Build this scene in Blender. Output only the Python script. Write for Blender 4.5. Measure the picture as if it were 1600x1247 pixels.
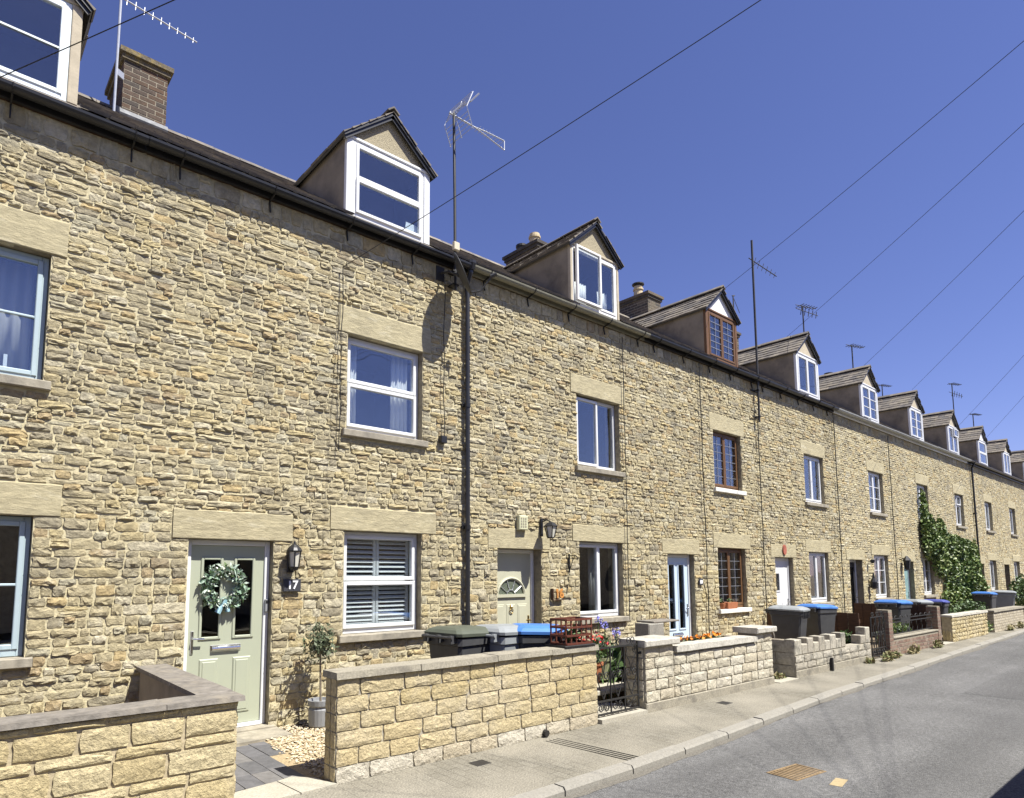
import bpy, math, random
import numpy as np
from mathutils import Vector, Matrix
for o in list(bpy.data.objects): bpy.data.objects.remove(o)
scene = bpy.context.scene
COL = scene.collection
R = math.radians
# ------------------------------------------------------------------ camera, sky, sun, exposure
CAM = (0.0, -7.0, 1.72)
cam = bpy.data.cameras.new('camera')
cam.sensor_width = 36.0; cam.sensor_fit = 'HORIZONTAL'
cam.lens = 1003.0 / 1600.0 * 36.0
cam.shift_x = (800 - 722) / 1600.0
cam.shift_y = (791 - 623.5) / 1600.0
cam.clip_start = 0.05; cam.clip_end = 3000
camo = bpy.data.objects.new('camera', cam); COL.objects.link(camo)
camo.location = CAM
camo.rotation_euler = (R(90 + 5.9), 0, R(50.84 - 90))
scene.camera = camo

SUN = Vector((0.40, -1.0, 1.77)).normalized()
world = bpy.data.worlds.new('World'); scene.world = world; world.use_nodes = True
wn = world.node_tree.nodes; wl = world.node_tree.links
for n in list(wn): wn.remove(n)
sky = wn.new('ShaderNodeTexSky'); sky.sky_type = 'NISHITA'; sky.sun_disc = False
sky.sun_elevation = math.asin(SUN.z)
sky.sun_rotation = math.atan2(SUN.x, SUN.y)
sky.altitude = 100; sky.air_density = 1.0; sky.dust_density = 0.1; sky.ozone_density = 6.0
bg = wn.new('ShaderNodeBackground'); bg.inputs['Strength'].default_value = 0.067
wo = wn.new('ShaderNodeOutputWorld')
tn = wn.new('ShaderNodeMixRGB'); tn.blend_type = 'MULTIPLY'; tn.inputs[0].default_value = 1.0; tn.inputs[2].default_value = (0.99, 0.80, 1.05, 1)   # even colour balance of the clear sky
wl.new(sky.outputs[0], tn.inputs[1]); wl.new(tn.outputs[0], bg.inputs[0]); wl.new(bg.outputs[0], wo.inputs[0])

sl = bpy.data.lights.new('sun', 'SUN'); sl.energy = 5.0; sl.angle = R(0.5); sl.color = (1.0, 0.97, 0.90)
so = bpy.data.objects.new('sun', sl); COL.objects.link(so)
so.rotation_euler = SUN.to_track_quat('Z', 'Y').to_euler(); so.location = (0, -20, 30)

vs = scene.view_settings
vs.view_transform = 'Standard'; vs.look = 'None'; vs.exposure = 1.03; vs.gamma = 1.0; vs.use_curve_mapping = False

# ------------------------------------------------------------------ small library
rng = np.random.default_rng(17)
rnd = random.Random(17)
U = rnd.uniform

def lin(c):
    return tuple(((v / 255.0) / 12.92 if v / 255.0 <= 0.04045 else ((v / 255.0 + 0.055) / 1.055) ** 2.4) for v in c)

MATS = {}
def mat(name, col, rough=0.8, var=0.0, vscale=6.0, bump=0.0, bscale=30.0, metal=0.0, tint=0.0, cols=None, spec=0.35,
        dirt=None, dscale=0.7, damt=0.0, bump2=0.0, b2scale=6.0, coat=0.0, hue=0.0, stretch=None, pale=None, pscale=3.0, pamt=0.0):
    """procedural material: base colour (or a ramp over a per-piece random number), noise variation, patches, bump"""
    m = bpy.data.materials.new(name); m.use_nodes = True
    nt = m.node_tree; N = nt.nodes; L = nt.links
    b = N['Principled BSDF']
    b.inputs['Roughness'].default_value = rough
    b.inputs['Metallic'].default_value = metal
    b.inputs['Specular IOR Level'].default_value = spec
    if coat: b.inputs['Coat Weight'].default_value = coat
    geo = N.new('ShaderNodeNewGeometry')
    pos = geo.outputs['Position']
    if stretch:
        mp = N.new('ShaderNodeMapping'); mp.inputs['Scale'].default_value = stretch
        L.new(pos, mp.inputs['Vector']); pos = mp.outputs[0]
    cur = None
    if cols:
        oi = N.new('ShaderNodeObjectInfo'); at = N.new('ShaderNodeAttribute'); at.attribute_name = 'tint'
        ad = N.new('ShaderNodeMath'); ad.operation = 'ADD'
        fr = N.new('ShaderNodeMath'); fr.operation = 'FRACT'
        L.new(oi.outputs['Random'], ad.inputs[0]); L.new(at.outputs['Fac'], ad.inputs[1]); L.new(ad.outputs[0], fr.inputs[0])
        rp = N.new('ShaderNodeValToRGB'); rp.color_ramp.interpolation = 'CONSTANT'
        el = rp.color_ramp.elements
        n = len(cols)
        el[0].position = 0; el[0].color = (*cols[0], 1)
        el[1].position = 1.0 / n; el[1].color = (*cols[min(1, n - 1)], 1)
        for i in range(2, n):
            e = el.new(i / n); e.color = (*cols[i], 1)
        L.new(fr.outputs[0], rp.inputs[0]); cur = rp.outputs[0]
    else:
        rgb = N.new('ShaderNodeRGB'); rgb.outputs[0].default_value = (*col, 1); cur = rgb.outputs[0]
    def noise(scale, detail=4, rough_=0.6):
        t = N.new('ShaderNodeTexNoise'); t.inputs['Scale'].default_value = scale
        t.inputs['Detail'].default_value = detail; t.inputs['Roughness'].default_value = rough_
        L.new(pos, t.inputs['Vector']); return t
    if var:
        t = noise(vscale)
        mr = N.new('ShaderNodeMapRange'); mr.inputs['From Min'].default_value = 0.25; mr.inputs['From Max'].default_value = 0.75
        mr.inputs['To Min'].default_value = 1 - var; mr.inputs['To Max'].default_value = 1 + var
        L.new(t.outputs['Fac'], mr.inputs['Value'])
        mx = N.new('ShaderNodeVectorMath'); mx.operation = 'SCALE'
        L.new(cur, mx.inputs[0]); L.new(mr.outputs[0], mx.inputs['Scale']); cur = mx.outputs[0]
    if dirt:
        t = noise(dscale, 6, 0.65)
        mr = N.new('ShaderNodeMapRange'); mr.inputs['From Min'].default_value = 0.50; mr.inputs['From Max'].default_value = 0.68
        mr.inputs['To Min'].default_value = 0; mr.inputs['To Max'].default_value = damt
        L.new(t.outputs['Fac'], mr.inputs['Value'])
        mx = N.new('ShaderNodeMixRGB'); mx.blend_type = 'MIX'
        L.new(mr.outputs[0], mx.inputs[0]); L.new(cur, mx.inputs[1]); mx.inputs[2].default_value = (*dirt, 1); cur = mx.outputs[0]
    if pale:
        t = noise(pscale, 6, 0.7)
        mr = N.new('ShaderNodeMapRange'); mr.inputs['From Min'].default_value = 0.56; mr.inputs['From Max'].default_value = 0.66
        mr.inputs['To Min'].default_value = 0; mr.inputs['To Max'].default_value = pamt
        L.new(t.outputs['Fac'], mr.inputs['Value'])
        mx = N.new('ShaderNodeMixRGB'); L.new(mr.outputs[0], mx.inputs[0]); L.new(cur, mx.inputs[1]); mx.inputs[2].default_value = (*pale, 1); cur = mx.outputs[0]
    L.new(cur, b.inputs['Base Color'])
    if bump or bump2:
        prev = None
        for amt, sc in ((bump2, b2scale), (bump, bscale)):
            if not amt: continue
            t = noise(sc, 5, 0.65)
            bp = N.new('ShaderNodeBump'); bp.inputs['Strength'].default_value = 1.0; bp.inputs['Distance'].default_value = amt
            L.new(t.outputs['Fac'], bp.inputs['Height'])
            if prev: L.new(prev, bp.inputs['Normal'])
            prev = bp.outputs[0]
        L.new(prev, b.inputs['Normal'])
    MATS[name] = m
    return m

class MB:
    """collects shapes and links them as one mesh object"""
    def __init__(s): s.v = []; s.f = []; s.t = []; s.smooth = False
    def add(s, vs, fs, tint=None):
        k = len(s.v); s.v += [tuple(p) for p in vs]; s.f += [tuple(k + i for i in f) for f in fs]
        s.t += [U(0, 1) if tint is None else tint] * len(fs); return s
    def box(s, x0, x1, y0, y1, z0, z1, tint=None):
        v = [(x0, y0, z0), (x1, y0, z0), (x1, y1, z0), (x0, y1, z0), (x0, y0, z1), (x1, y0, z1), (x1, y1, z1), (x0, y1, z1)]
        return s.add(v, [(0, 3, 2, 1), (4, 5, 6, 7), (0, 1, 5, 4), (1, 2, 6, 5), (2, 3, 7, 6), (3, 0, 4, 7)], tint)
    def bev(s, x0, x1, y0, y1, z0, z1, b=0.006, tint=None):
        """box with chamfered edges along the front (-y) face and the top"""
        v = []; 
        for (y, i) in ((y1, 0), (y0 + b, 0), (y0, b)):
            v += [(x0 + i, y, z0 + i), (x1 - i, y, z0 + i), (x1 - i, y, z1 - i), (x0 + i, y, z1 - i)]
        f = [(3, 2, 1, 0), (8, 9, 10, 11)]
        f = [(0, 1, 2, 3), (11, 10, 9, 8)]
        for a in (0, 4):
            for i in range(4):
                j = (i + 1) % 4; f.append((a + i, a + 4 + i, a + 4 + j, a + j))
        return s.add(v, [tuple(reversed(q)) for q in f], tint)
    def obox(s, c, ax, ay, az, tint=None):
        c = Vector(c); ax = Vector(ax); ay = Vector(ay); az = Vector(az)
        v = [c + ax * i + ay * j + az * k for k in (-.5, .5) for (i, j) in ((-.5, -.5), (.5, -.5), (.5, .5), (-.5, .5))]
        return s.add(v, [(0, 3, 2, 1), (4, 5, 6, 7), (0, 1, 5, 4), (1, 2, 6, 5), (2, 3, 7, 6), (3, 0, 4, 7)], tint)
    def bar(s, a, b, w, h=None, up=(0, 0, 1)):
        a = Vector(a); b = Vector(b); d = (b - a); n = d.normalized(); up = Vector(up)
        if abs(n.dot(up)) > .95: up = Vector((0, 1, 0))
        sx = n.cross(up).normalized(); uz = sx.cross(n).normalized()
        return s.obox((a + b) / 2, d, sx * w, uz * (h or w))
    def tube(s, pts, r, n=8, cap=True, tint=None):
        pts = [Vector(p) for p in pts]; k = len(pts); rs = r if isinstance(r, (list, tuple)) else [r] * k
        vs = []; prev = None
        for i, p in enumerate(pts):
            d = (pts[min(i + 1, k - 1)] - pts[max(i - 1, 0)]).normalized()
            if prev is None:
                a = Vector((0, 0, 1)) if abs(d.z) < .9 else Vector((1, 0, 0))
                sx = d.cross(a).normalized()
            else:
                sx = (prev - d * prev.dot(d)).normalized()
            prev = sx; sy = d.cross(sx)
            for j in range(n):
                t = 2 * math.pi * j / n; vs.append(p + (sx * math.cos(t) + sy * math.sin(t)) * rs[i])
        fs = []
        for i in range(k - 1):
            for j in range(n):
                j2 = (j + 1) % n; fs.append((i * n + j, i * n + j2, (i + 1) * n + j2, (i + 1) * n + j))
        if cap: fs.append(tuple(reversed(range(n)))); fs.append(tuple((k - 1) * n + j for j in range(n)))
        return s.add(vs, fs, tint)
    def lathe(s, prof, c=(0, 0, 0), n=20, tint=None, sx=1, sy=1):
        c = Vector(c); k = len(prof); vs = []
        for (r, z) in prof:
            for j in range(n):
                t = 2 * math.pi * j / n; vs.append(c + Vector((r * math.cos(t) * sx, r * math.sin(t) * sy, z)))
        fs = []
        for i in range(k - 1):
            for j in range(n):
                j2 = (j + 1) % n; fs.append((i * n + j, i * n + j2, (i + 1) * n + j2, (i + 1) * n + j))
        fs.append(tuple(reversed(range(n)))); fs.append(tuple((k - 1) * n + j for j in range(n)))
        return s.add(vs, fs, tint)
    def prism(s, poly, axis, a, b, tint=None):
        """polygon given in the plane across `axis`, extruded from a to b"""
        def P(p, t):
            return {'x': (t, p[0], p[1]), 'y': (p[0], t, p[1]), 'z': (p[0], p[1], t)}[axis]
        n = len(poly); v = [P(p, a) for p in poly] + [P(p, b) for p in poly]
        f = [tuple(range(n)), tuple(reversed(range(n, 2 * n)))] + [(i, n + i, n + (i + 1) % n, (i + 1) % n) for i in range(n)]
        return s.add(v, f, tint)
    def build(s, name, m, parent=None, smooth=False, origin=None):
        me = bpy.data.meshes.new(name)
        base = world_loc(parent) if parent else Vector((0, 0, 0))
        org = Vector(origin) if origin is not None else base
        me.from_pydata([(p[0] - org.x, p[1] - org.y, p[2] - org.z) for p in s.v], [], s.f)
        at = me.attributes.new('tint', 'FLOAT', 'FACE'); at.data.foreach_set('value', np.array(s.t, dtype=np.float32))
        me.materials.append(m if not isinstance(m, str) else MATS[m])
        fix_normals(me)
        if smooth: me.polygons.foreach_set('use_smooth', [True] * len(me.polygons))
        o = bpy.data.objects.new(name, me); COL.objects.link(o)
        if parent: o.parent = parent
        o.location = org - base
        return o

import bmesh
def fix_normals(me):
    bm = bmesh.new(); bm.from_mesh(me); bmesh.ops.recalc_face_normals(bm, faces=bm.faces); bm.to_mesh(me); bm.free()

def world_loc(o):
    v = Vector((0, 0, 0))
    while o is not None: v += o.location; o = o.parent
    return v

def tag(o, label, cat, group=None, kind=None):
    o['label'] = label; o['category'] = cat
    if group: o['group'] = group
    if kind: o['kind'] = kind
    return o
def struct(o, stuff=False):
    o['kind'] = 'stuff' if stuff else 'structure'; return o
def thing(name, label, cat, loc, group=None):
    o = bpy.data.objects.new(name, None); COL.objects.link(o); o.location = loc; o.empty_display_size = 0.2
    return tag(o, label, cat, group)
def frame4(mb, x0, x1, y0, y1, z0, z1, w, wb=None):
    """rectangular frame, members butted"""
    wb = wb or w
    mb.bev(x0, x0 + w, y0, y1, z0, z1); mb.bev(x1 - w, x1, y0, y1, z0, z1)
    mb.bev(x0 + w, x1 - w, y0, y1, z1 - w, z1); mb.bev(x0 + w, x1 - w, y0, y1, z0, z0 + wb)

# ------------------------------------------------------------------ materials
STONE = [(r_ * 1.09, g_ * 1.095, b_ * 1.05) for r_, g_, b_ in (
    (.375, .318, .200), (.355, .302, .192), (.400, .342, .218), (.340, .288, .185), (.375, .310, .182), (.325, .280, .188),
    (.430, .375, .250), (.385, .328, .208), (.350, .297, .188), (.390, .322, .184), (.290, .252, .178), (.368, .315, .205), (.360, .306, .196), (.410, .354, .228), (.45, .40, .29), (.275, .238, .168), (.395, .305, .165), (.325, .252, .150), (.36, .325, .235))]
mat('stone', None, .92, var=.30, vscale=22, bump=.008, bscale=120, bump2=.014, b2scale=42, cols=STONE, dirt=(.175, .160, .125), dscale=1.5, damt=.62, pale=(.53, .485, .36), pscale=4.5, pamt=.55, spec=.2)
mat('mortar', (.49, .434, .28), .95, var=.25, vscale=14, bump=.008, bscale=45, spec=.15)
mat('lintel_stone', (.41, .358, .225), .9, var=.22, vscale=9, bump=.006, bscale=80, bump2=.01, b2scale=9, dirt=(.30, .262, .17), dscale=2.6, damt=.8, stretch=(1, 1, 3.2), pale=(.56, .51, .36), pscale=2.4, pamt=.6, spec=.2)
mat('sill_stone', (.30, .27, .21), .92, var=.25, vscale=12, bump=.004, bscale=80, dirt=(.17, .155, .13), dscale=3.5, damt=.8, spec=.2)
mat('reveal_stone_shaded', (.25, .215, .145), .95, var=.35, vscale=14, bump=.012, bscale=24, dirt=(.15, .13, .095), dscale=3, damt=.6)  # weathered stone, with the shade of the openings darkened into its colour
mat('sill_white', (.68, .66, .60), .8, var=.12, vscale=12, bump=.002, bscale=60, dirt=(.4, .38, .33), dscale=4, damt=.5)
mat('pvc_white', (.66, .665, .66), .38, var=.03, vscale=3, spec=.5)
mat('paint_white', (.74, .73, .69), .5, var=.08, vscale=9, bump=.001, bscale=40)
mat('frame_bluegrey', (.36, .44, .47), .45, var=.05, vscale=5, spec=.45)
mat('frame_bluewhite', (.62, .68, .70), .45, var=.04, vscale=5, spec=.45)
mat('wood_brown', (.135, .07, .03), .5, var=.25, vscale=7, stretch=(8, 8, 1), bump=.001, bscale=20)
mat('door_sage', (.36, .38, .285), .42, var=.03, vscale=3, spec=.45)
mat('door_cream', (.43, .42, .31), .5, var=.06, vscale=4)
mat('door_blue', (.50, .60, .70), .42, var=.03, vscale=4)
mat('door_teal', (.22, .34, .34), .45)
mat('door_dark', (.035, .035, .04), .4)
mat('door_umber', (.09, .065, .045), .5, var=.1)
mat('chrome', (.62, .62, .62), .22, metal=1.0)
mat('brass', (.40, .29, .12), .35, metal=1.0)
mat('black_metal', (.014, .014, .015), .42, var=.2, vscale=20, spec=.5)
mat('iron', (.022, .021, .02), .55, var=.4, vscale=30, bump=.001, bscale=120)
mat('galv', (.50, .51, .52), .42, metal=.7, var=.1, vscale=15)
mat('dark_mast', (.06, .058, .055), .5, metal=.4, var=.2)
mat('gutter_black', (.02, .02, .021), .35, var=.2, spec=.5)
mat('gutter_olive', (.19, .18, .13), .5, var=.15, vscale=5)
mat('gutter_grey', (.34, .34, .31), .5, var=.15, vscale=5)
mat('slate', (.14, .122, .105), .8, var=.30, vscale=9, bump=.004, bscale=50, dirt=(.26, .225, .15), dscale=5, damt=.55,
    cols=[(.13, .115, .10), (.165, .145, .12), (.11, .10, .092), (.19, .165, .135), (.145, .125, .105)])
mat('render_dark', (.26, .222, .165), .95, var=.22, vscale=3, bump=.003, bscale=60, dirt=(.10, .085, .07), dscale=1.6, damt=.6)
mat('pebbledash', (.33, .285, .19), .95, var=.45, vscale=70, bump=.012, bscale=60)
mat('render_buff', (.42, .365, .27), .95, var=.15, vscale=8, bump=.003, bscale=60)
mat('chimney_brick', None, .9, var=.3, vscale=25, bump=.004, bscale=60,
    cols=[(.082, .052, .034), (.07, .05, .038), (.10, .06, .038), (.06, .048, .04), (.085, .058, .042)], dirt=(.06, .052, .042), dscale=3, damt=.6)
mat('chimney_mortar', (.25, .22, .165), .95, var=.3, vscale=20, bump=.004, bscale=60)
mat('lichen_cap', (.12, .10, .068), .95, var=.4, vscale=20, bump=.012, bscale=35, dirt=(.30, .22, .06), dscale=9, damt=.7)
mat('dark_brick', None, .92, var=.3, vscale=25, bump=.006, bscale=50,
    cols=[(.075, .06, .048), (.10, .078, .058), (.06, .052, .045), (.12, .095, .07)], dirt=(.18, .16, .10), dscale=8, damt=.5)
mat('lead', (.17, .175, .18), .7, var=.4, vscale=14)
mat('pot_buff', (.52, .42, .26), .85, var=.15, vscale=12)
mat('block_ochre', None, .93, var=.36, vscale=38, bump=.010, bscale=60, bump2=.016, b2scale=26,
    cols=[(.42, .345, .19), (.445, .37, .21), (.39, .315, .165), (.43, .36, .21), (.455, .385, .23), (.405, .33, .18)], dirt=(.46, .41, .30), dscale=2.2, damt=.5)
mat('block_buff', None, .93, var=.32, vscale=38, bump=.010, bscale=60, bump2=.016, b2scale=26,
    cols=[(.43, .345, .185), (.45, .365, .205), (.405, .325, .17), (.435, .36, .21), (.455, .375, .22)], dirt=(.46, .42, .33), dscale=1.3, damt=.45)
mat('block_white', None, .93, var=.30, vscale=38, bump=.012, bscale=55, bump2=.016, b2scale=24,
    cols=[(.48, .44, .35), (.45, .40, .30), (.43, .37, .26), (.50, .46, .37)], dirt=(.36, .33, .26), dscale=5, damt=.6)
mat('block_cream', None, .93, var=.28, vscale=36, bump=.010, bscale=60, bump2=.014, b2scale=26,
    cols=[(.46, .42, .32), (.48, .44, .34), (.43, .38, .28), (.45, .40, .295), (.50, .46, .365)], dirt=(.24, .22, .17), dscale=3.5, damt=.55)
mat('block_old', None, .95, var=.30, vscale=26, bump=.008, bscale=50,
    cols=[(.35, .32, .25), (.38, .35, .28), (.32, .29, .23), (.37, .34, .275)], dirt=(.13, .125, .105), dscale=4.5, damt=.85)
mat('joint_sand', (.38, .32, .21), .95, var=.25, vscale=20, bump=.004, bscale=60)
mat('joint_grey', (.33, .30, .235), .95, var=.25, vscale=20, bump=.004, bscale=60, dirt=(.12, .115, .10), dscale=4, damt=.6)
mat('coping_slate', (.18, .162, .138), .85, var=.35, vscale=14, bump=.006, bscale=40, dirt=(.26, .225, .17), dscale=5, damt=.6)
mat('coping_conc', (.285, .258, .198), .95, var=.35, vscale=50, bump=.006, bscale=90, dirt=(.15, .135, .11), dscale=5, damt=.75)
mat('coping_pale', (.42, .395, .335), .95, var=.3, vscale=30, bump=.006, bscale=70, dirt=(.20, .185, .15), dscale=5, damt=.6)
mat('red_brick', None, .92, var=.25, vscale=28, bump=.004, bscale=60,
    cols=[(.19, .115, .082), (.215, .14, .10), (.165, .105, .08), (.23, .16, .12)], dirt=(.28, .25, .20), dscale=4, damt=.75)
mat('buff_brick', None, .92, var=.2, vscale=28, bump=.004, bscale=60, cols=[(.40, .35, .255), (.43, .38, .285), (.37, .32, .23)])
mat('fence_brown', (.075, .038, .022), .75, var=.3, vscale=8, stretch=(1, 1, 7), bump=.002, bscale=20)
mat('trellis_red', (.105, .03, .017), .6, var=.3, vscale=20)
def asphalt_mat(name, k):
    m = bpy.data.materials.new(name); m.use_nodes = True
    N = m.node_tree.nodes; L = m.node_tree.links; b = N['Principled BSDF']; b.inputs['Roughness'].default_value = .93; b.inputs['Specular IOR Level'].default_value = .2
    geo = N.new('ShaderNodeNewGeometry')
    def nz(sc, det, vec=None, lo=.3, hi=.7, a=0., c=1.):
        t = N.new('ShaderNodeTexNoise'); t.inputs['Scale'].default_value = sc; t.inputs['Detail'].default_value = det; L.new(vec or geo.outputs['Position'], t.inputs['Vector'])
        r_ = N.new('ShaderNodeMapRange'); r_.inputs['From Min'].default_value = lo; r_.inputs['From Max'].default_value = hi; r_.inputs['To Min'].default_value = a; r_.inputs['To Max'].default_value = c; L.new(t.outputs['Fac'], r_.inputs['Value']); return r_.outputs[0], t.outputs['Fac']
    mp = N.new('ShaderNodeMapping'); mp.inputs['Scale'].default_value = (.10, 1.3, 1); L.new(geo.outputs['Position'], mp.inputs['Vector'])
    fine, ff = nz(120, 3, a=.45, c=1.65); mid, _ = nz(26, 4, a=.80, c=1.22); track, _ = nz(1.0, 4, mp.outputs[0], .35, .65, .86, 1.16); blot, _ = nz(.9, 6, None, .35, .7, .90, 1.12)
    cur = fine
    for o in (mid, track, blot):
        mu = N.new('ShaderNodeMath'); mu.operation = 'MULTIPLY'; L.new(cur, mu.inputs[0]); L.new(o, mu.inputs[1]); cur = mu.outputs[0]
    sc = N.new('ShaderNodeVectorMath'); sc.operation = 'SCALE'; sc.inputs[0].default_value = (.112 * k, .110 * k, .106 * k); L.new(cur, sc.inputs['Scale']); L.new(sc.outputs[0], b.inputs['Base Color'])
    bp = N.new('ShaderNodeBump'); bp.inputs['Distance'].default_value = .006; L.new(ff, bp.inputs['Height']); L.new(bp.outputs[0], b.inputs['Normal']); MATS[name] = m
asphalt_mat('asphalt', 1.0); asphalt_mat('asphalt_patch', .87)
mat('grit', (.14, .128, .105), 1.0, var=.5, vscale=50, bump=.006, bscale=80)
mat('concrete_pale', (.36, .335, .27), .95, var=.30, vscale=70, bump=.003, bscale=90, dirt=(.32, .29, .22), dscale=2.5, damt=.5)
mat('kerb_stone', (.245, .23, .195), .92, var=.22, vscale=45, bump=.003, bscale=80, dirt=(.26, .24, .2), dscale=3, damt=.4)
mat('earth', (.16, .125, .085), 1.0, var=.4, vscale=18, bump=.015, bscale=30)
mat('gravel', None, .9, var=.15, vscale=60, cols=[(.46, .38, .245), (.52, .45, .32), (.40, .32, .20), (.55, .49, .38), (.33, .27, .18), (.48, .40, .27)])
mat('gravel_bed', (.36, .28, .165), 1.0, var=.4, vscale=60, bump=.012, bscale=70)
mat('paver', None, .8, var=.22, vscale=14, bump=.003, bscale=70, cols=[(.115, .112, .115), (.135, .13, .13), (.10, .098, .10), (.15, .142, .135)])
mat('paver_joint', (.40, .35, .26), 1.0, var=.3, vscale=40)
mat('bin_dark', (.052, .052, .053), .55, var=.15, vscale=9, bump=.0008, bscale=200, spec=.4)
mat('lid_green', (.08, .09, .066), .5, var=.12, vscale=6, spec=.45)
mat('lid_grey', (.24, .255, .26), .5, var=.10, vscale=6, spec=.45)
mat('lid_blue', (.055, .17, .47), .45, var=.10, vscale=6, spec=.45)
mat('lid_indigo', (.055, .07, .26), .45, var=.1, vscale=6, spec=.45)
mat('rubber', (.015, .015, .015), .8)
mat('terracotta', (.36, .135, .06), .85, var=.2, vscale=14)
mat('pot_olive', (.24, .25, .14), .6, var=.1)
mat('pot_pale', (.52, .60, .56), .5, var=.08)
mat('pot_grey', (.22, .225, .23), .6, var=.08, vscale=6)
mat('bark', (.20, .165, .12), .95, var=.3, vscale=40)
LEAF = [(.055, .095, .03), (.075, .125, .038), (.04, .075, .025), (.095, .145, .045), (.065, .11, .03)]
mat('leaf', None, .55, var=.2, vscale=20, cols=LEAF, spec=.4)
mat('leaf_bright', None, .5, var=.2, vscale=14, cols=[(.11, .165, .035), (.14, .205, .045), (.075, .125, .03), (.20, .26, .07), (.05, .09, .024), (.24, .28, .10), (.06, .10, .028)], spec=.45)
mat('leaf_olive', None, .6, var=.2, vscale=20, cols=[(.105, .125, .07), (.08, .10, .05), (.13, .15, .09), (.06, .078, .04)])
mat('leaf_sage', None, .6, cols=[(.28, .36, .28), (.36, .44, .36), (.20, .29, .20), (.45, .52, .44), (.15, .23, .14)])
mat('leaf_dry', None, .8, cols=[(.24, .20, .10), (.17, .17, .07), (.30, .25, .14), (.13, .15, .055)])
mat('bloom_white', (.78, .76, .66), .7); mat('bloom_red', (.58, .035, .025), .6); mat('bloom_orange', (.80, .25, .012), .6)
mat('bloom_pink', (.65, .16, .20), .6); mat('bloom_violet', (.27, .26, .62), .6); mat('ribbon_blue', (.30, .47, .53), .5)
mat('bloom_cream', (.70, .66, .45), .7)
mat('curtain', (.72, .71, .68), .9, var=.06, vscale=4)
mat('curtain_grey', (.36, .35, .34), .9, var=.08, vscale=4)
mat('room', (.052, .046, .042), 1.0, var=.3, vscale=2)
mat('shutter_white', (.66, .66, .65), .5)
mat('paper', (.70, .74, .74), .7)
mat('plate_slate', (.045, .045, .052), .5); mat('ink_white', (.78, .78, .78), .6)
mat('numeral_orange', (.50, .22, .055), .6, var=.2, vscale=40); mat('plaque_red', (.36, .11, .07), .6, var=.2, vscale=60)
mat('alarm_box', (.50, .49, .32), .6, var=.15, vscale=30)
mat('beige_plastic', (.56, .50, .36), .5)
mat('cable', (.012, .012, .012), .6)
mat('rust', (.21, .145, .075), .85, var=.4, vscale=30, bump=.002, bscale=80)
mat('paint_yellow', (.34, .265, .145), .8, var=.2, vscale=40)
mat('pole_wood', (.13, .095, .065), .9, var=.3, vscale=6, stretch=(6, 6, .6))
mat('lamp_glass', (.55, .53, .45), .25, spec=.6)
mat('bag_black', (.012, .012, .013), .3, bump=.02, bscale=14)
mat('car_paint', (.03, .035, .05), .25, coat=1.0)
mat('opp_stone', (.42, .345, .22), .95, var=.35, vscale=7, bump=.02, bscale=8)

def glass_mat(name, ior=1.75, tintc=(.92, .95, .96), rough=.0):
    m = bpy.data.materials.new(name); m.use_nodes = True
    N = m.node_tree.nodes; L = m.node_tree.links
    N.remove(N['Principled BSDF']); out = N['Material Output']
    tr = N.new('ShaderNodeBsdfTransparent'); tr.inputs[0].default_value = (*tintc, 1)
    gl = N.new('ShaderNodeBsdfGlossy'); gl.inputs['Roughness'].default_value = rough; gl.inputs[0].default_value = (1, 1, 1, 1)
    # old panes are never quite flat
    geo = N.new('ShaderNodeNewGeometry'); t = N.new('ShaderNodeTexNoise'); t.inputs['Scale'].default_value = 1.6; t.inputs['Detail'].default_value = 1
    L.new(geo.outputs['Position'], t.inputs['Vector'])
    bp = N.new('ShaderNodeBump'); bp.inputs['Distance'].default_value = .006; L.new(t.outputs['Fac'], bp.inputs['Height'])
    L.new(bp.outputs[0], gl.inputs['Normal'])
    f0 = ((ior - 1) / (ior + 1)) ** 2
    dt = N.new('ShaderNodeVectorMath'); dt.operation = 'DOT_PRODUCT'; L.new(geo.outputs['Incoming'], dt.inputs[0]); L.new(geo.outputs['Normal'], dt.inputs[1])
    ab = N.new('ShaderNodeMath'); ab.operation = 'ABSOLUTE'; L.new(dt.outputs['Value'], ab.inputs[0])
    iv = N.new('ShaderNodeMath'); iv.operation = 'SUBTRACT'; iv.inputs[0].default_value = 1.0; L.new(ab.outputs[0], iv.inputs[1])
    pw = N.new('ShaderNodeMath'); pw.operation = 'POWER'; L.new(iv.outputs[0], pw.inputs[0]); pw.inputs[1].default_value = 5.0
    ma = N.new('ShaderNodeMath'); ma.operation = 'MULTIPLY_ADD'; L.new(pw.outputs[0], ma.inputs[0]); ma.inputs[1].default_value = 1 - f0; ma.inputs[2].default_value = f0
    mx = N.new('ShaderNodeMixShader'); L.new(ma.outputs[0], mx.inputs[0]); L.new(tr.outputs[0], mx.inputs[1]); L.new(gl.outputs[0], mx.inputs[2])
    L.new(mx.outputs[0], out.inputs['Surface']); MATS[name] = m
glass_mat('glass', 2.2); glass_mat('glass_dark', 1.6, (.75, .78, .78), .03)

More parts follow.
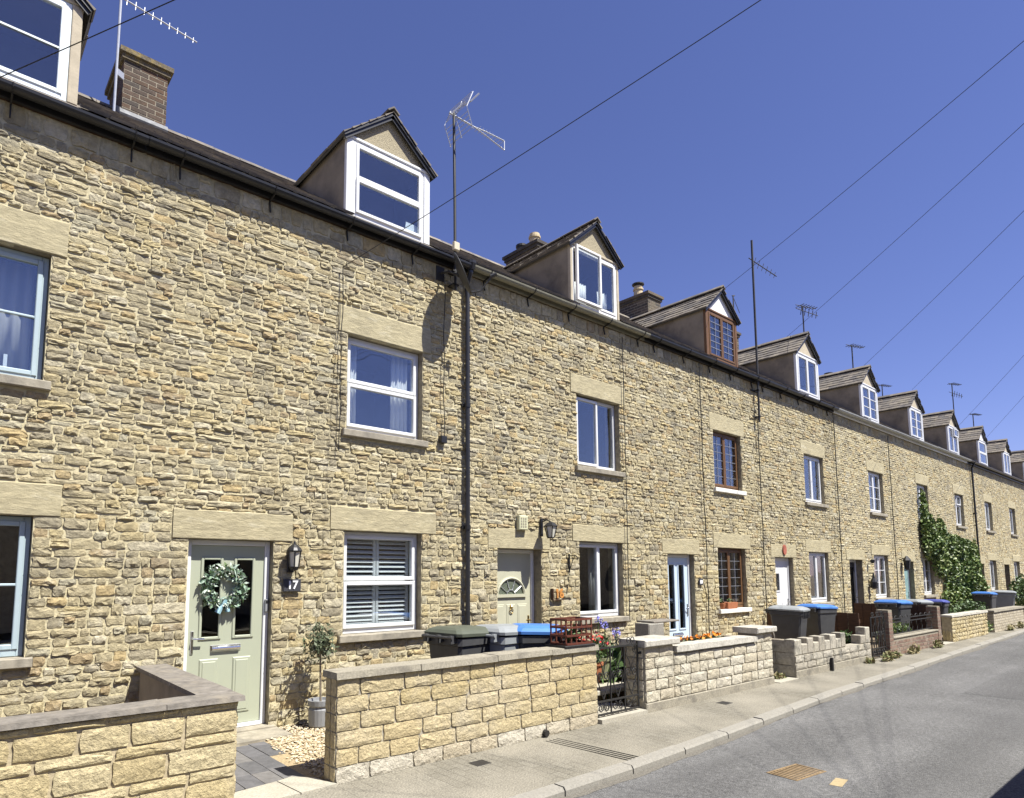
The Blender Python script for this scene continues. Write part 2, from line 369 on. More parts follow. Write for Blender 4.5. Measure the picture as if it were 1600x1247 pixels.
def pave_mat():
    m = bpy.data.materials.new('pavement_concrete'); m.use_nodes = True
    N = m.node_tree.nodes; L = m.node_tree.links; b = N['Principled BSDF']; b.inputs['Roughness'].default_value = .95
    b.inputs['Specular IOR Level'].default_value = .2
    geo = N.new('ShaderNodeNewGeometry'); mp = N.new('ShaderNodeMapping'); mp.inputs['Rotation'].default_value = (0, 0, R(90))
    L.new(geo.outputs['Position'], mp.inputs['Vector'])
    br = N.new('ShaderNodeTexBrick'); br.inputs['Scale'].default_value = 1.0
    br.inputs['Brick Width'].default_value = .21; br.inputs['Row Height'].default_value = .105; br.inputs['Mortar Size'].default_value = .005; br.inputs['Mortar Smooth'].default_value = .6
    br.inputs['Color1'].default_value = (.222, .205, .163, 1); br.inputs['Color2'].default_value = (.192, .176, .138, 1); br.inputs['Mortar'].default_value = (.112, .101, .08, 1)
    L.new(mp.outputs[0], br.inputs['Vector'])
    n1 = N.new('ShaderNodeTexNoise'); n1.inputs['Scale'].default_value = 75; n1.inputs['Detail'].default_value = 4; L.new(geo.outputs['Position'], n1.inputs['Vector'])
    n2 = N.new('ShaderNodeTexNoise'); n2.inputs['Scale'].default_value = 1.1; n2.inputs['Detail'].default_value = 6; L.new(geo.outputs['Position'], n2.inputs['Vector'])
    m1 = N.new('ShaderNodeMapRange'); m1.inputs['From Min'].default_value = .3; m1.inputs['From Max'].default_value = .7; m1.inputs['To Min'].default_value = .62; m1.inputs['To Max'].default_value = 1.38
    L.new(n1.outputs['Fac'], m1.inputs['Value'])
    m2 = N.new('ShaderNodeMapRange'); m2.inputs['From Min'].default_value = .3; m2.inputs['From Max'].default_value = .7; m2.inputs['To Min'].default_value = .78; m2.inputs['To Max'].default_value = 1.2
    L.new(n2.outputs['Fac'], m2.inputs['Value'])
    mu = N.new('ShaderNodeMath'); mu.operation = 'MULTIPLY'; L.new(m1.outputs[0], mu.inputs[0]); L.new(m2.outputs[0], mu.inputs[1])
    # the scored pattern is worn away in patches
    m3 = N.new('ShaderNodeMapRange'); m3.inputs['From Min'].default_value = .40; m3.inputs['From Max'].default_value = .60; L.new(n2.outputs['Fac'], m3.inputs['Value'])
    mx = N.new('ShaderNodeMixRGB'); L.new(m3.outputs[0], mx.inputs[0]); L.new(br.outputs['Color'], mx.inputs[1]); mx.inputs[2].default_value = (.205, .188, .149, 1)
    sc = N.new('ShaderNodeVectorMath'); sc.operation = 'SCALE'; L.new(mx.outputs[0], sc.inputs[0]); L.new(mu.outputs[0], sc.inputs['Scale'])
    L.new(sc.outputs[0], b.inputs['Base Color'])
    bp = N.new('ShaderNodeBump'); bp.inputs['Distance'].default_value = .004; L.new(n1.outputs['Fac'], bp.inputs['Height'])
    L.new(bp.outputs[0], b.inputs['Normal']); MATS['pavement_concrete'] = m
pave_mat()

# ------------------------------------------------------------------ stones
def stone_shape(nx, nz, seed, rough=1.0, edge=.45, inset=.07):
    """unit rock-faced stone: x,z in -.5...5, back at y=+.6, face near y=-1"""
    r = np.random.default_rng(seed)
    P = np.zeros((nx + 1, nz + 1, 3))
    pl = [(r.uniform(.85, 1.15), r.uniform(-.7, .7) * rough, r.uniform(-.9, .6) * rough) for _ in range(3)]
    for i in range(nx + 1):
        for j in range(nz + 1):
            x = i / nx - .5; z = j / nz - .5
            bo = i in (0, nx) or j in (0, nz); co = i in (0, nx) and j in (0, nz)
            if bo:
                k = inset * (1.9 if co else 1.0)
                if i in (0, nx): x *= 1 - 2 * r.uniform(.0, k)
                else: x += r.uniform(-.06, .06)
                if j in (0, nz): z *= 1 - 2 * r.uniform(.0, k * 1.3)
                else: z += r.uniform(-.06, .06)
                y = -edge - r.uniform(-.18, .18) * rough
            else:
                x += r.uniform(-.07, .07); z += r.uniform(-.07, .07)
                y = -min(c + a * x + b * z for c, a, b in pl) + r.uniform(-.24, .24) * rough
            P[i, j] = (x, y, z)
    v = [tuple(P[i, j]) for i in range(nx + 1) for j in range(nz + 1)]
    id_ = lambda i, j: i * (nz + 1) + j
    f = [(id_(i, j), id_(i + 1, j), id_(i + 1, j + 1), id_(i, j + 1)) for i in range(nx) for j in range(nz)]
    ring = [(i, 0) for i in range(nx)] + [(nx, j) for j in range(nz)] + [(i, nz) for i in range(nx, 0, -1)] + [(0, j) for j in range(nz, 0, -1)]
    k0 = len(v)
    for (i, j) in ring: v.append((P[i, j, 0], .6, P[i, j, 2]))
    n = len(ring)
    for a in range(n):
        b = (a + 1) % n
        f.append((id_(*ring[b]), id_(*ring[a]), k0 + a, k0 + b))
    return v, f
def stone_set(n, nx, nz, seed, **k):
    out = []
    for i in range(n):
        v, f = stone_shape(nx, nz, seed + i, **k); out.append((np.array(v), f))
    return out
NEAR = stone_set(56, 5, 3, 1000, edge=.66, inset=.075)
FAR = stone_set(16, 2, 2, 2000)
BLOCK = stone_set(30, 6, 4, 3000, rough=.8, edge=.62, inset=.03)
BLOCKF = stone_set(12, 3, 2, 4000, rough=.7, edge=.4, inset=.03)
_meshes = {}
def shape_mesh(key, i, tpl, m):
    k = (key, i, m)
    if k not in _meshes:
        me = bpy.data.meshes.new(key); me.from_pydata([tuple(p) for p in tpl[0]], [], tpl[1]); me.materials.append(MATS[m]); _meshes[k] = me
    return _meshes[k]
def lay_piece(name, key, tset, m, parent, c, size, rotz=0.0, tilt=0.0):
    """one stone / block as an object of its own; c = world centre on the wall plane, size = (w, depth, h)"""
    i = rnd.randrange(len(tset))
    o = bpy.data.objects.new(name, shape_mesh(key, i, tset[i], m)); COL.objects.link(o)
    o.parent = parent; o.location = Vector(c) - world_loc(parent); o.scale = size
    o.rotation_euler = (0, tilt, rotz)
    return o
def lay_joined(name, tset, m, parent, items):
    V = []; F = []; T = []; k = 0
    for (c, size, rotz) in items:
        i = rnd.randrange(len(tset)); v, f = tset[i]
        q = v * np.array(size)
        if rotz:
            cs, sn = math.cos(rotz), math.sin(rotz); q = np.stack([q[:, 0] * cs - q[:, 1] * sn, q[:, 0] * sn + q[:, 1] * cs, q[:, 2]], 1)
        V.append(q + np.array(c)); F += [tuple(a + k for a in ff) for ff in f]; k += len(v); T += [U(0, 1)] * len(f)
    if not V: return None
    base = world_loc(parent); V = np.concatenate(V) - np.array(base)
    me = bpy.data.meshes.new(name); me.from_pydata(V.tolist(), [], F)
    at = me.attributes.new('tint', 'FLOAT', 'FACE'); at.data.foreach_set('value', np.array(T, dtype=np.float32))
    me.materials.append(MATS[m]); o = bpy.data.objects.new(name, me); COL.objects.link(o); o.parent = parent
    o['kind'] = 'stuff'
    return o

# camera test used only to choose which stones become objects of their own (the ones that show largest)
_f = 1003.0; _p = R(5.9); _t = R(50.84)
_F = np.array([math.cos(_t) * math.cos(_p), math.sin(_t) * math.cos(_p), math.sin(_p)]); _Rr = np.array([math.sin(_t), -math.cos(_t), 0.]); _U = np.cross(_Rr, _F)
def seen(P):
    q = np.array(P, float) - np.array(CAM); z = q @ _F
    if z < .1: return None
    u = 722 + _f * (q @ _Rr) / z; v = 791 - _f * (q @ _U) / z
    return (z if -20 < u < 1620 and -20 < v < 1267 else None)

HW = 4.345; X0 = 1.405                     # house width, left party line of number 17
EAVE = 6.09
# shared coursing of the terrace, bottom to top
courses = [0.0]
while courses[-1] < EAVE - .22:
    courses.append(courses[-1] + (U(.064, .108) if courses[-1] < 2.2 else U(.046, .080)))
courses[-1] = EAVE - .20; courses.append(EAVE)
party_jit = {}
def pj(i, k):
    if (i, k) not in party_jit: party_jit[(i, k)] = U(-.14, .14)
    return party_jit[(i, k)]

def wall_stones(i, wall, holes, near, nobj):
    xa = X0 + HW * i; xb = xa + HW
    items = []
    for k in range(len(courses) - 1):
        z0, z1 = courses[k], courses[k + 1]
        a = xa + pj(i, k); b = xb + pj(i + 1, k)
        xs = sorted({a, b} | {h[j] for h in holes for j in (0, 1) if a < h[j] < b and h[2] < z1 - .004 and h[3] > z0 + .004})
        segs = []
        for s0, s1 in zip(xs[:-1], xs[1:]):
            m = (s0 + s1) / 2; lo, hi = z0, z1
            for h in holes:
                if h[0] < m < h[1] and h[2] < hi and h[3] > lo:
                    below = max(0, h[2] - lo); above = max(0, hi - h[3])
                    if below >= above: hi = min(hi, h[2])
                    else: lo = max(lo, h[3])
            if hi - lo < .03: continue
            if segs and abs(segs[-1][1] - s0) < 1e-6 and abs(segs[-1][2] - lo) < 1e-6 and abs(segs[-1][3] - hi) < 1e-6: segs[-1][1] = s1
            else: segs.append([s0, s1, lo, hi])
        for (s0, s1, lo, hi) in segs:
            x = s0
            big = z1 > EAVE - .01
            while x < s1 - .03:
                w = min(max(rnd.lognormvariate(-1.86, .42), .06), .40) * (1.25 if big else 1.0)
                if s1 - (x + w) < .08: w = s1 - x
                w = min(w, s1 - x)
                # now and then split a tall stone into two thin ones
                sub = [(lo, hi)]
                if hi - lo > .095 and U(0, 1) < .10: mz = lo + (hi - lo) * U(.4, .6); sub = [(lo, mz), (mz, hi)]
                for (l2, h2) in sub:
                    g = U(.002, .009); dpt = rnd.triangular(.009, .040, .016) if not big else U(.018, .028)
                    items.append(((x + w / 2, .004, (l2 + h2) / 2 + U(-.006, .006)), (max(w - g, .03), dpt, max(h2 - l2 - g + U(-.006, .012), .02))))
                x += w
    if near:
        sc = []
        for it in items:
            z = seen(it[0]); sc.append((it[1][0] * it[1][2] / z ** 2 if z else 0, it))
        sc.sort(key=lambda t: -t[0])
        objs = [t[1] for t in sc[:nobj] if t[0] > 0]; rest = [t[1] for t in sc[len(objs):]]
        for c, s in objs: lay_piece('stone', 'stone', NEAR, 'stone', wall, c, s, U(-.03, .03), U(-.035, .035))
        lay_joined('rubble_stones', NEAR, 'stone', wall, [(c, s, U(-.03, .03)) for c, s in rest])
    else:
        lay_joined('rubble_stones', FAR, 'stone', wall, [(c, s, 0) for c, s in items])

def wall_sheet(xa, xb, z0, z1, holes, depth=.32):
    """mortar face with real openings and their reveals"""
    mb = MB(); rv = MB(); xs = sorted({xa, xb} | {h[j] for h in holes for j in (0, 1)}); zs = sorted({z0, z1} | {h[j] for h in holes for j in (2, 3)})
    for a, b in zip(xs[:-1], xs[1:]):
        for c, d in zip(zs[:-1], zs[1:]):
            if any(h[0] <= a and b <= h[1] and h[2] <= c and d <= h[3] for h in holes): continue
            mb.add([(a, 0, c), (b, 0, c), (b, 0, d), (a, 0, d)], [(0, 1, 2, 3)], 0)
    for (a, b, c, d) in holes:
        for q in ([(a, 0, c), (a, depth, c), (a, depth, d), (a, 0, d)], [(b, 0, c), (b, 0, d), (b, depth, d), (b, depth, c)],
                  [(a, 0, d), (a, depth, d), (b, depth, d), (b, 0, d)], [(a, 0, c), (b, 0, c), (b, depth, c), (a, depth, c)]):
            rv.add(q, [(0, 1, 2, 3)], 0)
    # top, ends and back close the wall
    mb.add([(xa, 0, z1), (xb, 0, z1), (xb, depth, z1), (xa, depth, z1)], [(0, 1, 2, 3)], 0)
    return mb, rv

# ------------------------------------------------------------------ ground
KERB = [(-60, -3.42), (0, -3.42), (4.2, -3.38), (5.0, -3.37), (7.0, -3.26), (10.1, -3.06), (13, -2.97), (17.5, -2.80), (25.3, -2.56), (33, -2.50), (90, -2.45)]
def kerb_y(x):
    for (a, ya), (b, yb) in zip(KERB[:-1], KERB[1:]):
        if a <= x <= b: return ya + (yb - ya) * (x - a) / (b - a)
    return KERB[-1][1]
mb = MB(); mb.add([(-400, -400, -.30), (600, -400, -.30), (600, 400, -.30), (-400, 400, -.30)], [(0, 1, 2, 3)]); struct(mb.build('ground', 'earth'))
mb = MB()
xs = [-60, -20, -5] + [i * .5 for i in range(-8, 70)] + [40, 60, 90]
v = []; f = []
for i, x in enumerate(xs):
    ye = kerb_y(x) - .02
    for j, (y, z) in enumerate(((ye, -.062), (ye - .5, -.056), (ye - 1.6, -.045), (-6.4, -.03), (-8.2, -.05), (-10.0, -.10))): v.append((x, y, z))
for i in range(len(xs) - 1):
    for j in range(5): a = i * 6 + j; f.append((a, a + 1, a + 7, a + 6))
mb.add(v, f); struct(mb.build('road', 'asphalt', smooth=True))
mb = MB(); v = []; f = []
for i, x in enumerate(xs):
    for y in (-2.02, kerb_y(x) + .125): v.append((x, y, 0.0 if y < -2.1 else .004))
for i in range(len(xs) - 1): f.append((i * 2, i * 2 + 1, i * 2 + 3, i * 2 + 2))
mb.add(v, f); struct(mb.build('pavement', 'pavement_concrete'))
# grit washed along the kerb, and utility trench patches lying in the road surface
def road_z(x, y):
    ye = kerb_y(x) - .02; pr = ((ye, -.062), (ye - .5, -.056), (ye - 1.6, -.045), (-6.4, -.03), (-8.2, -.05), (-10.0, -.10))
    for (a, za), (b, zb_) in zip(pr[:-1], pr[1:]):
        if b <= y <= a: return za + (zb_ - za) * (y - a) / (b - a)
    return -.062
mb = MB(); v = []; f = []; gx = [-4 + k * .10 for k in range(360)]; gw = .04
for x in gx:
    gw = min(max(gw + U(-.014, .014), .008), .085); y = kerb_y(x) - .004; v += [(x, y, road_z(x, y - .02) + .0035), (x, y - gw, road_z(x, y - gw) + .002)]
for k in range(len(gx) - 1): f.append((2 * k, 2 * k + 1, 2 * k + 3, 2 * k + 2))
mb.add(v, f); struct(mb.build('kerb_grit', 'grit'))
def patch(x0, x1, y0, y1, slant):
    mb = MB(); n = 12; v = []
    for k in range(n + 1):
        x = x0 + (x1 - x0) * k / n
        for y in (y0, (y0 + y1) / 2, y1): yy = y + slant * (x - x0) + U(-.012, .012); v.append((x, yy, road_z(x, yy) + .0022))
    mb.add(v, [(3 * k + j, 3 * k + 3 + j, 3 * k + 4 + j, 3 * k + 1 + j) for k in range(n) for j in (0, 1)]); struct(mb.build('road_patch', 'asphalt_patch'))
patch(11.8, 19.5, -4.85, -4.15, .03); patch(2.0, 5.4, -6.2, -5.5, .06)
kroot = struct(bpy.data.objects.new('kerb', None)); COL.objects.link(kroot)
x = -6.0
while x < 45:
    L_ = .91 if x < 30 else 3.0
    y0, y1 = kerb_y(x), kerb_y(x + L_); g = .008; dz = U(-.004, .006)
    mb = MB(); a = (x + g, y0); b = (x + L_ - g, y1)
    prof = [(0, -.25), (0, -.018), (.018, .004 + dz), (.125, .006 + dz), (.125, -.25)]
    vv = [(a[0], a[1] + p[0], p[1]) for p in prof] + [(b[0], b[1] + p[0], p[1]) for p in prof]; n = len(prof)
    mb.add(vv, [tuple(range(n)), tuple(reversed(range(n, 2 * n)))] + [(q, n + q, n + (q + 1) % n, (q + 1) % n) for q in range(n)])
    mb.build('kerb_stone', 'kerb_stone', kroot); x += L_
# opposite kerb and pavement, behind the camera
mb = MB().box(-60, 90, -11.8, -10.0, -.3, 0.0); struct(mb.build('pavement', 'pavement_concrete'))
# garden ground
mb = MB().box(-8, 60, -2.03, .2, -.25, -.012); struct(mb.build('garden_ground', 'earth'))

# ------------------------------------------------------------------ windows
def pane(name, x0, x1, y, z0, z1, parent, m='glass', origin=None):
    return MB().box(x0, x1, y, y + .008, z0, z1).build(name, m, parent)
def curtain(x0, x1, y, z0, z1, parent, m='curtain', amp=.02, waves=4):
    mb = MB(); n = waves * 6; v = []; f = []
    for i in range(n + 1):
        x = x0 + (x1 - x0) * i / n; yy = y + amp * math.sin(i / 6 * 2 * math.pi) + U(-.004, .004)
        v += [(x, yy, z0), (x, yy, z1), (x, yy + .006, z0), (x, yy + .006, z1)]
    for i in range(n):
        a = i * 4; f += [(a, a + 4, a + 5, a + 1), (a + 2, a + 3, a + 7, a + 6), (a, a + 2, a + 6, a + 4), (a + 1, a + 5, a + 7, a + 3)]
    mb.add(v, f, .5); return mb.build('curtain', m, parent, smooth=True)
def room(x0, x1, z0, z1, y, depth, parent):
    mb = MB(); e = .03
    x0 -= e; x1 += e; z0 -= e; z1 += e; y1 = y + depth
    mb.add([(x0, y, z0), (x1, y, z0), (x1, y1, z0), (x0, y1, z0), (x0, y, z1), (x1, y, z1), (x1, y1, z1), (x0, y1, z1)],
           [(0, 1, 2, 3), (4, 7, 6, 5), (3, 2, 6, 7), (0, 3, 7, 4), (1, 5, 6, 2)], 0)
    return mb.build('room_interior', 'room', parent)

def window(house, x0, x1, z0, z1, style, fm, rec, sill='sill_stone', sillw=.07, deep=1.0):
    """a window in the facade: frame (part) with sashes, panes and stone sill as sub-parts"""
    fr = MB(); y0 = rec; y1 = rec + .07; w = .055
    frame4(fr, x0 + .004, x1 - .004, y0, y1, z0 + .004, z1 - .004, w, w + .02)
    win = fr.build('window', fm, house)
    s = .045; ys = y0 - .012; ye = y0 + .05
    ix0, ix1, iz0, iz1 = x0 + w - .008, x1 - w + .008, z0 + w + .012, z1 - w + .008
    def sash(a, b, c, d, proud=0.0):
        m = MB(); frame4(m, a, b, ys - proud, ye - proud, c, d, s); sa = m.build('sash', fm, win)
        pane('pane', a + s - .01, b - s + .01, ys + .025 - proud, c + s - .01, d - s + .01, win); return sa
    xm = (ix0 + ix1) / 2; zm = (iz0 + iz1) / 2
    if style == 'stack':
        sash(ix0, ix1, zm + .012, iz1); sash(ix0, ix1, iz0, zm - .004, .012)
    elif style == 'pair':
        sash(ix0, xm - .002, iz0, iz1); sash(xm + .002, ix1, iz0, iz1)
    elif style == 'pair_open':
        sash(ix0, xm + .03, iz0 - .02, iz1 + .01, .045); pane('pane', xm + .06, ix1 - .01, ys + .03, iz0, iz1, win)
        m = MB().bev(xm + .032, xm + .062, ys, ye, iz0, iz1); m.build('mullion', fm, win)
    elif style == 'slide':
        sash(ix0, xm + .012, iz0, iz1, .012); sash(xm + .014, ix1, iz0, iz1)
    elif style == 'single_bar':
        sash(ix0, ix1, iz0, iz1); m = MB().bev(ix0 + s, ix1 - s, ys + .004, ys + .02, zm - .012, zm + .012); m.build('glazing_bar', fm, win)
    elif style == 'lead':
        for a, b in ((ix0, xm - .002), (xm + .002, ix1)):
            sash(a, b, iz0, iz1); m = MB()
            for k in range(1, 6): zz = iz0 + s + (iz1 - iz0 - 2 * s) * k / 6; m.box(a + s, b - s, ys + .015, ys + .023, zz - .004, zz + .004)
            xx = (a + b) / 2; m.box(xx - .004, xx + .004, ys + .013, ys + .0215, iz0 + s, iz1 - s)
            m.build('leading', 'galv', win)
    elif style == 'bars':
        for a, b in ((ix0, xm - .002), (xm + .002, ix1)):
            sash(a, b, iz0, iz1)
            for k in range(1, 3): zz = iz0 + s + (iz1 - iz0 - 2 * s) * k / 3; MB().box(a + s, b - s, ys + .01, ys + .022, zz - .009, zz + .009).build('glazing_bar', fm, win)
    elif style == 'top_light':
        sash(ix0, xm - .002, iz0, iz1); zt = iz0 + (iz1 - iz0) * .68
        sash(xm + .002, ix1, iz0, zt - .004); sash(xm + .002, ix1, zt + .004, iz1 + .0, .03)
    room(x0, x1, z0, z1, y1 + .14, deep, win)
    if sill:
        m = MB(); m.bev(x0 - .07, x1 + .06, -sillw, rec + .03, z0 - .085, z0 + .001, .008); m.build('sill', sill, win)
    return win

def lintel(house, x0, x1, z0, z1, m='lintel_stone'):
    mb = MB(); n = 12; v = []; f = []; yf = -.014 + U(-.006, .004)
    for k in range(n + 1):
        x = x0 + (x1 - x0) * k / n; e = lambda a: U(-a, a)
        t_ = z1 + e(.006); b_ = z0 + e(.002)
        v += [(x, .06, b_), (x, yf + .006 + e(.002), b_), (x, yf + e(.002), b_ + .008), (x, yf + e(.003), (z0 + z1) / 2), (x, yf + e(.002), t_ - .010), (x, yf + .010 + e(.003), t_), (x, .06, t_)]
    for k in range(n):
        for j in range(7): a = k * 7 + j; b = k * 7 + (j + 1) % 7; f.append((a, a + 7, b + 7, b))
    f += [tuple(range(7)), tuple(reversed(range(n * 7, n * 7 + 7)))]
    mb.add(v, f, .5); return mb.build('lintel', m, house)

def raised_panel(mb, x0, x1, y, z0, z1, d=.012):
    mb.bev(x0, x1, y - d, y + .005, z0, z1, .011)
    mb.bev(x0 + .03, x1 - .03, y - d - .006, y - d + .002, z0 + .03, z1 - .03, .006)

def door(house, x0, x1, z1, style, leafm, framem, rec):
    w = .06; y = rec
    fr = MB(); fr.bev(x0 + .003, x0 + w, y, y + .09, .05, z1 - .003); fr.bev(x1 - w, x1 - .003, y, y + .09, .05, z1 - .003)
    fr.bev(x0 + w, x1 - w, y, y + .09, z1 - w, z1 - .003); fr.bev(x0 + w, x1 - w, y - .015, y + .09, .05, .09)
    a, b, c, d = x0 + w + .003, x1 - w - .003, .095, z1 - w - .003; W = b - a; H = d - c; yl = y + .022
    lf = MB()
    gl = []; leaf_open = []
    def glazed(p, q, r_, s_): gl.append((a + p * W, a + q * W, c + r_ * H, c + s_ * H))
    if style == 'two_long':
        glazed(.155, .405, .485, .925); glazed(.60, .85, .485, .925)
    elif style == 'two_tall':
        glazed(.16, .42, .28, .93); glazed(.58, .84, .28, .93)
    elif style == 'small':
        glazed(.20, .46, .62, .84)
    elif style == 'full':
        glazed(.14, .86, .12, .93)
    # leaf built round its glazed openings
    xs = sorted({a, b} | {g[k] for g in gl for k in (0, 1)}); zs = sorted({c, d} | {g[k] for g in gl for k in (2, 3)})
    for p, q in zip(xs[:-1], xs[1:]):
        for r_, s_ in zip(zs[:-1], zs[1:]):
            if any(g[0] <= p and q <= g[1] and g[2] <= r_ and s_ <= g[3] for g in gl): continue
            lf.box(p, q, yl, yl + .045, r_, s_, .5)
    dr = fr.build('door', framem, house)
    MB().bev(x0 - .04, x1 + .05, -.06, y + .1, -.01, .049, .006).build('doorstep', 'sill_stone', dr)
    if style == 'two_long':
        raised_panel(lf, a + .155 * W, a + .405 * W, yl, c + .06 * H, c + .37 * H); raised_panel(lf, a + .60 * W, a + .85 * W, yl, c + .06 * H, c + .37 * H)
    elif style == 'fan':
        for p, q in ((.06, .30), (.345, .585), (.63, .90)): raised_panel(lf, a + p * W, a + q * W, yl, c + .10 * H, c + .60 * H, .007)
    elif style == 'small':
        for p, q in ((.12, .45), (.55, .88)): raised_panel(lf, a + p * W, a + q * W, yl, c + .06 * H, c + .5 * H, .006)
    lf.build('leaf', leafm, dr)
    for g in gl:
        m = MB(); frame4(m, g[0] - .018, g[1] + .018, yl - .014, yl + .004, g[2] - .018, g[3] + .018, .03); m.build('glazing_bead', leafm, dr)
        pane('pane', g[0], g[1], yl + .012, g[2], g[3], dr, 'glass_dark')
    if gl: room(a + .05, b - .05, .15, d, y + .12, .8, dr)
    if style == 'fan':      # half-round fanlight with glazing bars
        cx_, cz_, r0 = a + .47 * W, c + .665 * H, .36 * W
        m = MB(); n = 14; pts = [(cx_ + r0 * math.cos(math.pi * k / n), yl - .008, cz_ + r0 * .92 * math.sin(math.pi * k / n)) for k in range(n + 1)]
        m.tube(pts, .022, 6); m.bar((cx_ - r0 - .03, yl - .008, cz_), (cx_ + r0 + .03, yl - .008, cz_), .04, .045); m.build('fanlight_surround', leafm, dr)
        m = MB(); m.add([(cx_, yl - .004, cz_)] + [(p[0], yl - .004, p[2]) for p in pts] + [(cx_, yl - .001, cz_)] + [(p[0], yl - .001, p[2]) for p in pts],
                        [(0, k, k + 1) for k in range(1, n + 1)] + [(n + 2, n + 3 + k, n + 2 + k) for k in range(1, n + 1)]); m.build('fanlight_pane', 'glass_dark', dr)
        m = MB()
        for t in (36, 72, 108, 144): m.tube([(cx_ + .3 * r0 * math.cos(R(t)), yl - .010, cz_ + .28 * r0 * math.sin(R(t))), (cx_ + .97 * r0 * math.cos(R(t)), yl - .010, cz_ + .9 * r0 * math.sin(R(t)))], .006, 5)
        m.tube([(cx_ + .32 * r0 * math.cos(math.pi * k / 8), yl - .010, cz_ + .3 * r0 * math.sin(math.pi * k / 8)) for k in range(9)], .006, 5); m.build('fanlight_bar', 'galv', dr)
    # furniture
    if style in ('two_long', 'two_tall'):
        zl = c + (.425 if style == 'two_long' else .225) * H
        m = MB(); xc = a + .5 * W; m.tube([(xc - .15, yl - .012, zl), (xc + .15, yl - .012, zl)], .026, 10); m.bev(xc - .165, xc + .165, yl - .008, yl + .002, zl - .036, zl + .036); m.build('letter_plate', 'chrome', dr)
        m = MB(); xh = a + .055 * W if style == 'two_long' else b - .055 * W; sg = 1 if style == 'two_long' else -1; zh = c + .47 * H
        m.bev(xh - .016, xh + .016, yl - .012, yl + .002, zh - .13, zh + .11); m.tube([(xh, yl - .01, zh + .03), (xh, yl - .055, zh + .03), (xh + sg * .11, yl - .055, zh + .025)], .010, 8); m.build('door_handle', 'chrome', dr)
    elif style == 'fan':
        m = MB(); m.lathe([(.018, 0), (.03, .03), (.012, .06)], (a + .46 * W, yl - .02, c + .565 * H), 8); m.tube([(a + .46 * W + .035 * math.cos(t * .5), yl - .025, c + .545 * H + .035 * math.sin(t * .5)) for t in range(13)], .007, 6); m.build('door_knocker', 'brass', dr)
        m = MB(); m.bev(b - .07, b - .035, yl - .012, yl + .002, .88, 1.06); m.tube([(b - .05, yl - .01, .99), (b - .05, yl - .05, .99), (b - .14, yl - .05, .99)], .010, 7); m.build('door_handle', 'brass', dr)
    else:
        m = MB(); m.bev(b - .06, b - .03, yl - .012, yl + .002, .9, 1.1); m.tube([(b - .045, yl - .01, 1.02), (b - .045, yl - .05, 1.02), (b - .13, yl - .05, 1.02)], .009, 6); m.build('door_handle', 'chrome', dr)
    return dr

# ------------------------------------------------------------------ roofs and dormers
RS = .696; RY0 = -.17; RZ0 = 6.215            # main roof slope and eave edge
def rz(y): return RZ0 + RS * (y - RY0)
def slate_field(mb, o, u, v, n, L_, rows, ulen, w=.25, t=.011, skip=None):
    """slates laid in courses: o corner, u along a course, v up the slope, n normal; ulen(row fraction) -> (u0,u1)"""
    o, u, v, n = Vector(o), Vector(u).normalized(), Vector(v).normalized(), Vector(n).normalized()
    ex = L_ / rows
    for r in range(rows):
        a, b = ulen((r + .5) / rows); x = a - (w * .5 if r % 2 else 0) + U(-.02, .02)
        while x < b:
            ww = w * U(.88, 1.12); x0 = max(x + .003, a); x1 = min(x + ww - .003, b)
            if x1 - x0 > .03 and not (skip and skip((x0 + x1) / 2, (r + .5) * ex)):
                l = t * U(1.4, 2.3); dv = U(-.008, .006)
                p0 = o + v * (r * ex + dv); p1 = o + v * ((r + 1) * ex + .02)
                A = [p0 + u * x0 + n * l, p0 + u * x1 + n * (l + U(-.004, .004)), p1 + u * x1 + n * t * .55, p1 + u * x0 + n * t * .55]
                B = [p0 + u * x0 - n * .002, p0 + u * x1 - n * .002]
                mb.add(A + B, [(0, 1, 2, 3), (4, 5, 1, 0), (5, 2, 1), (4, 0, 3)])
            x += ww

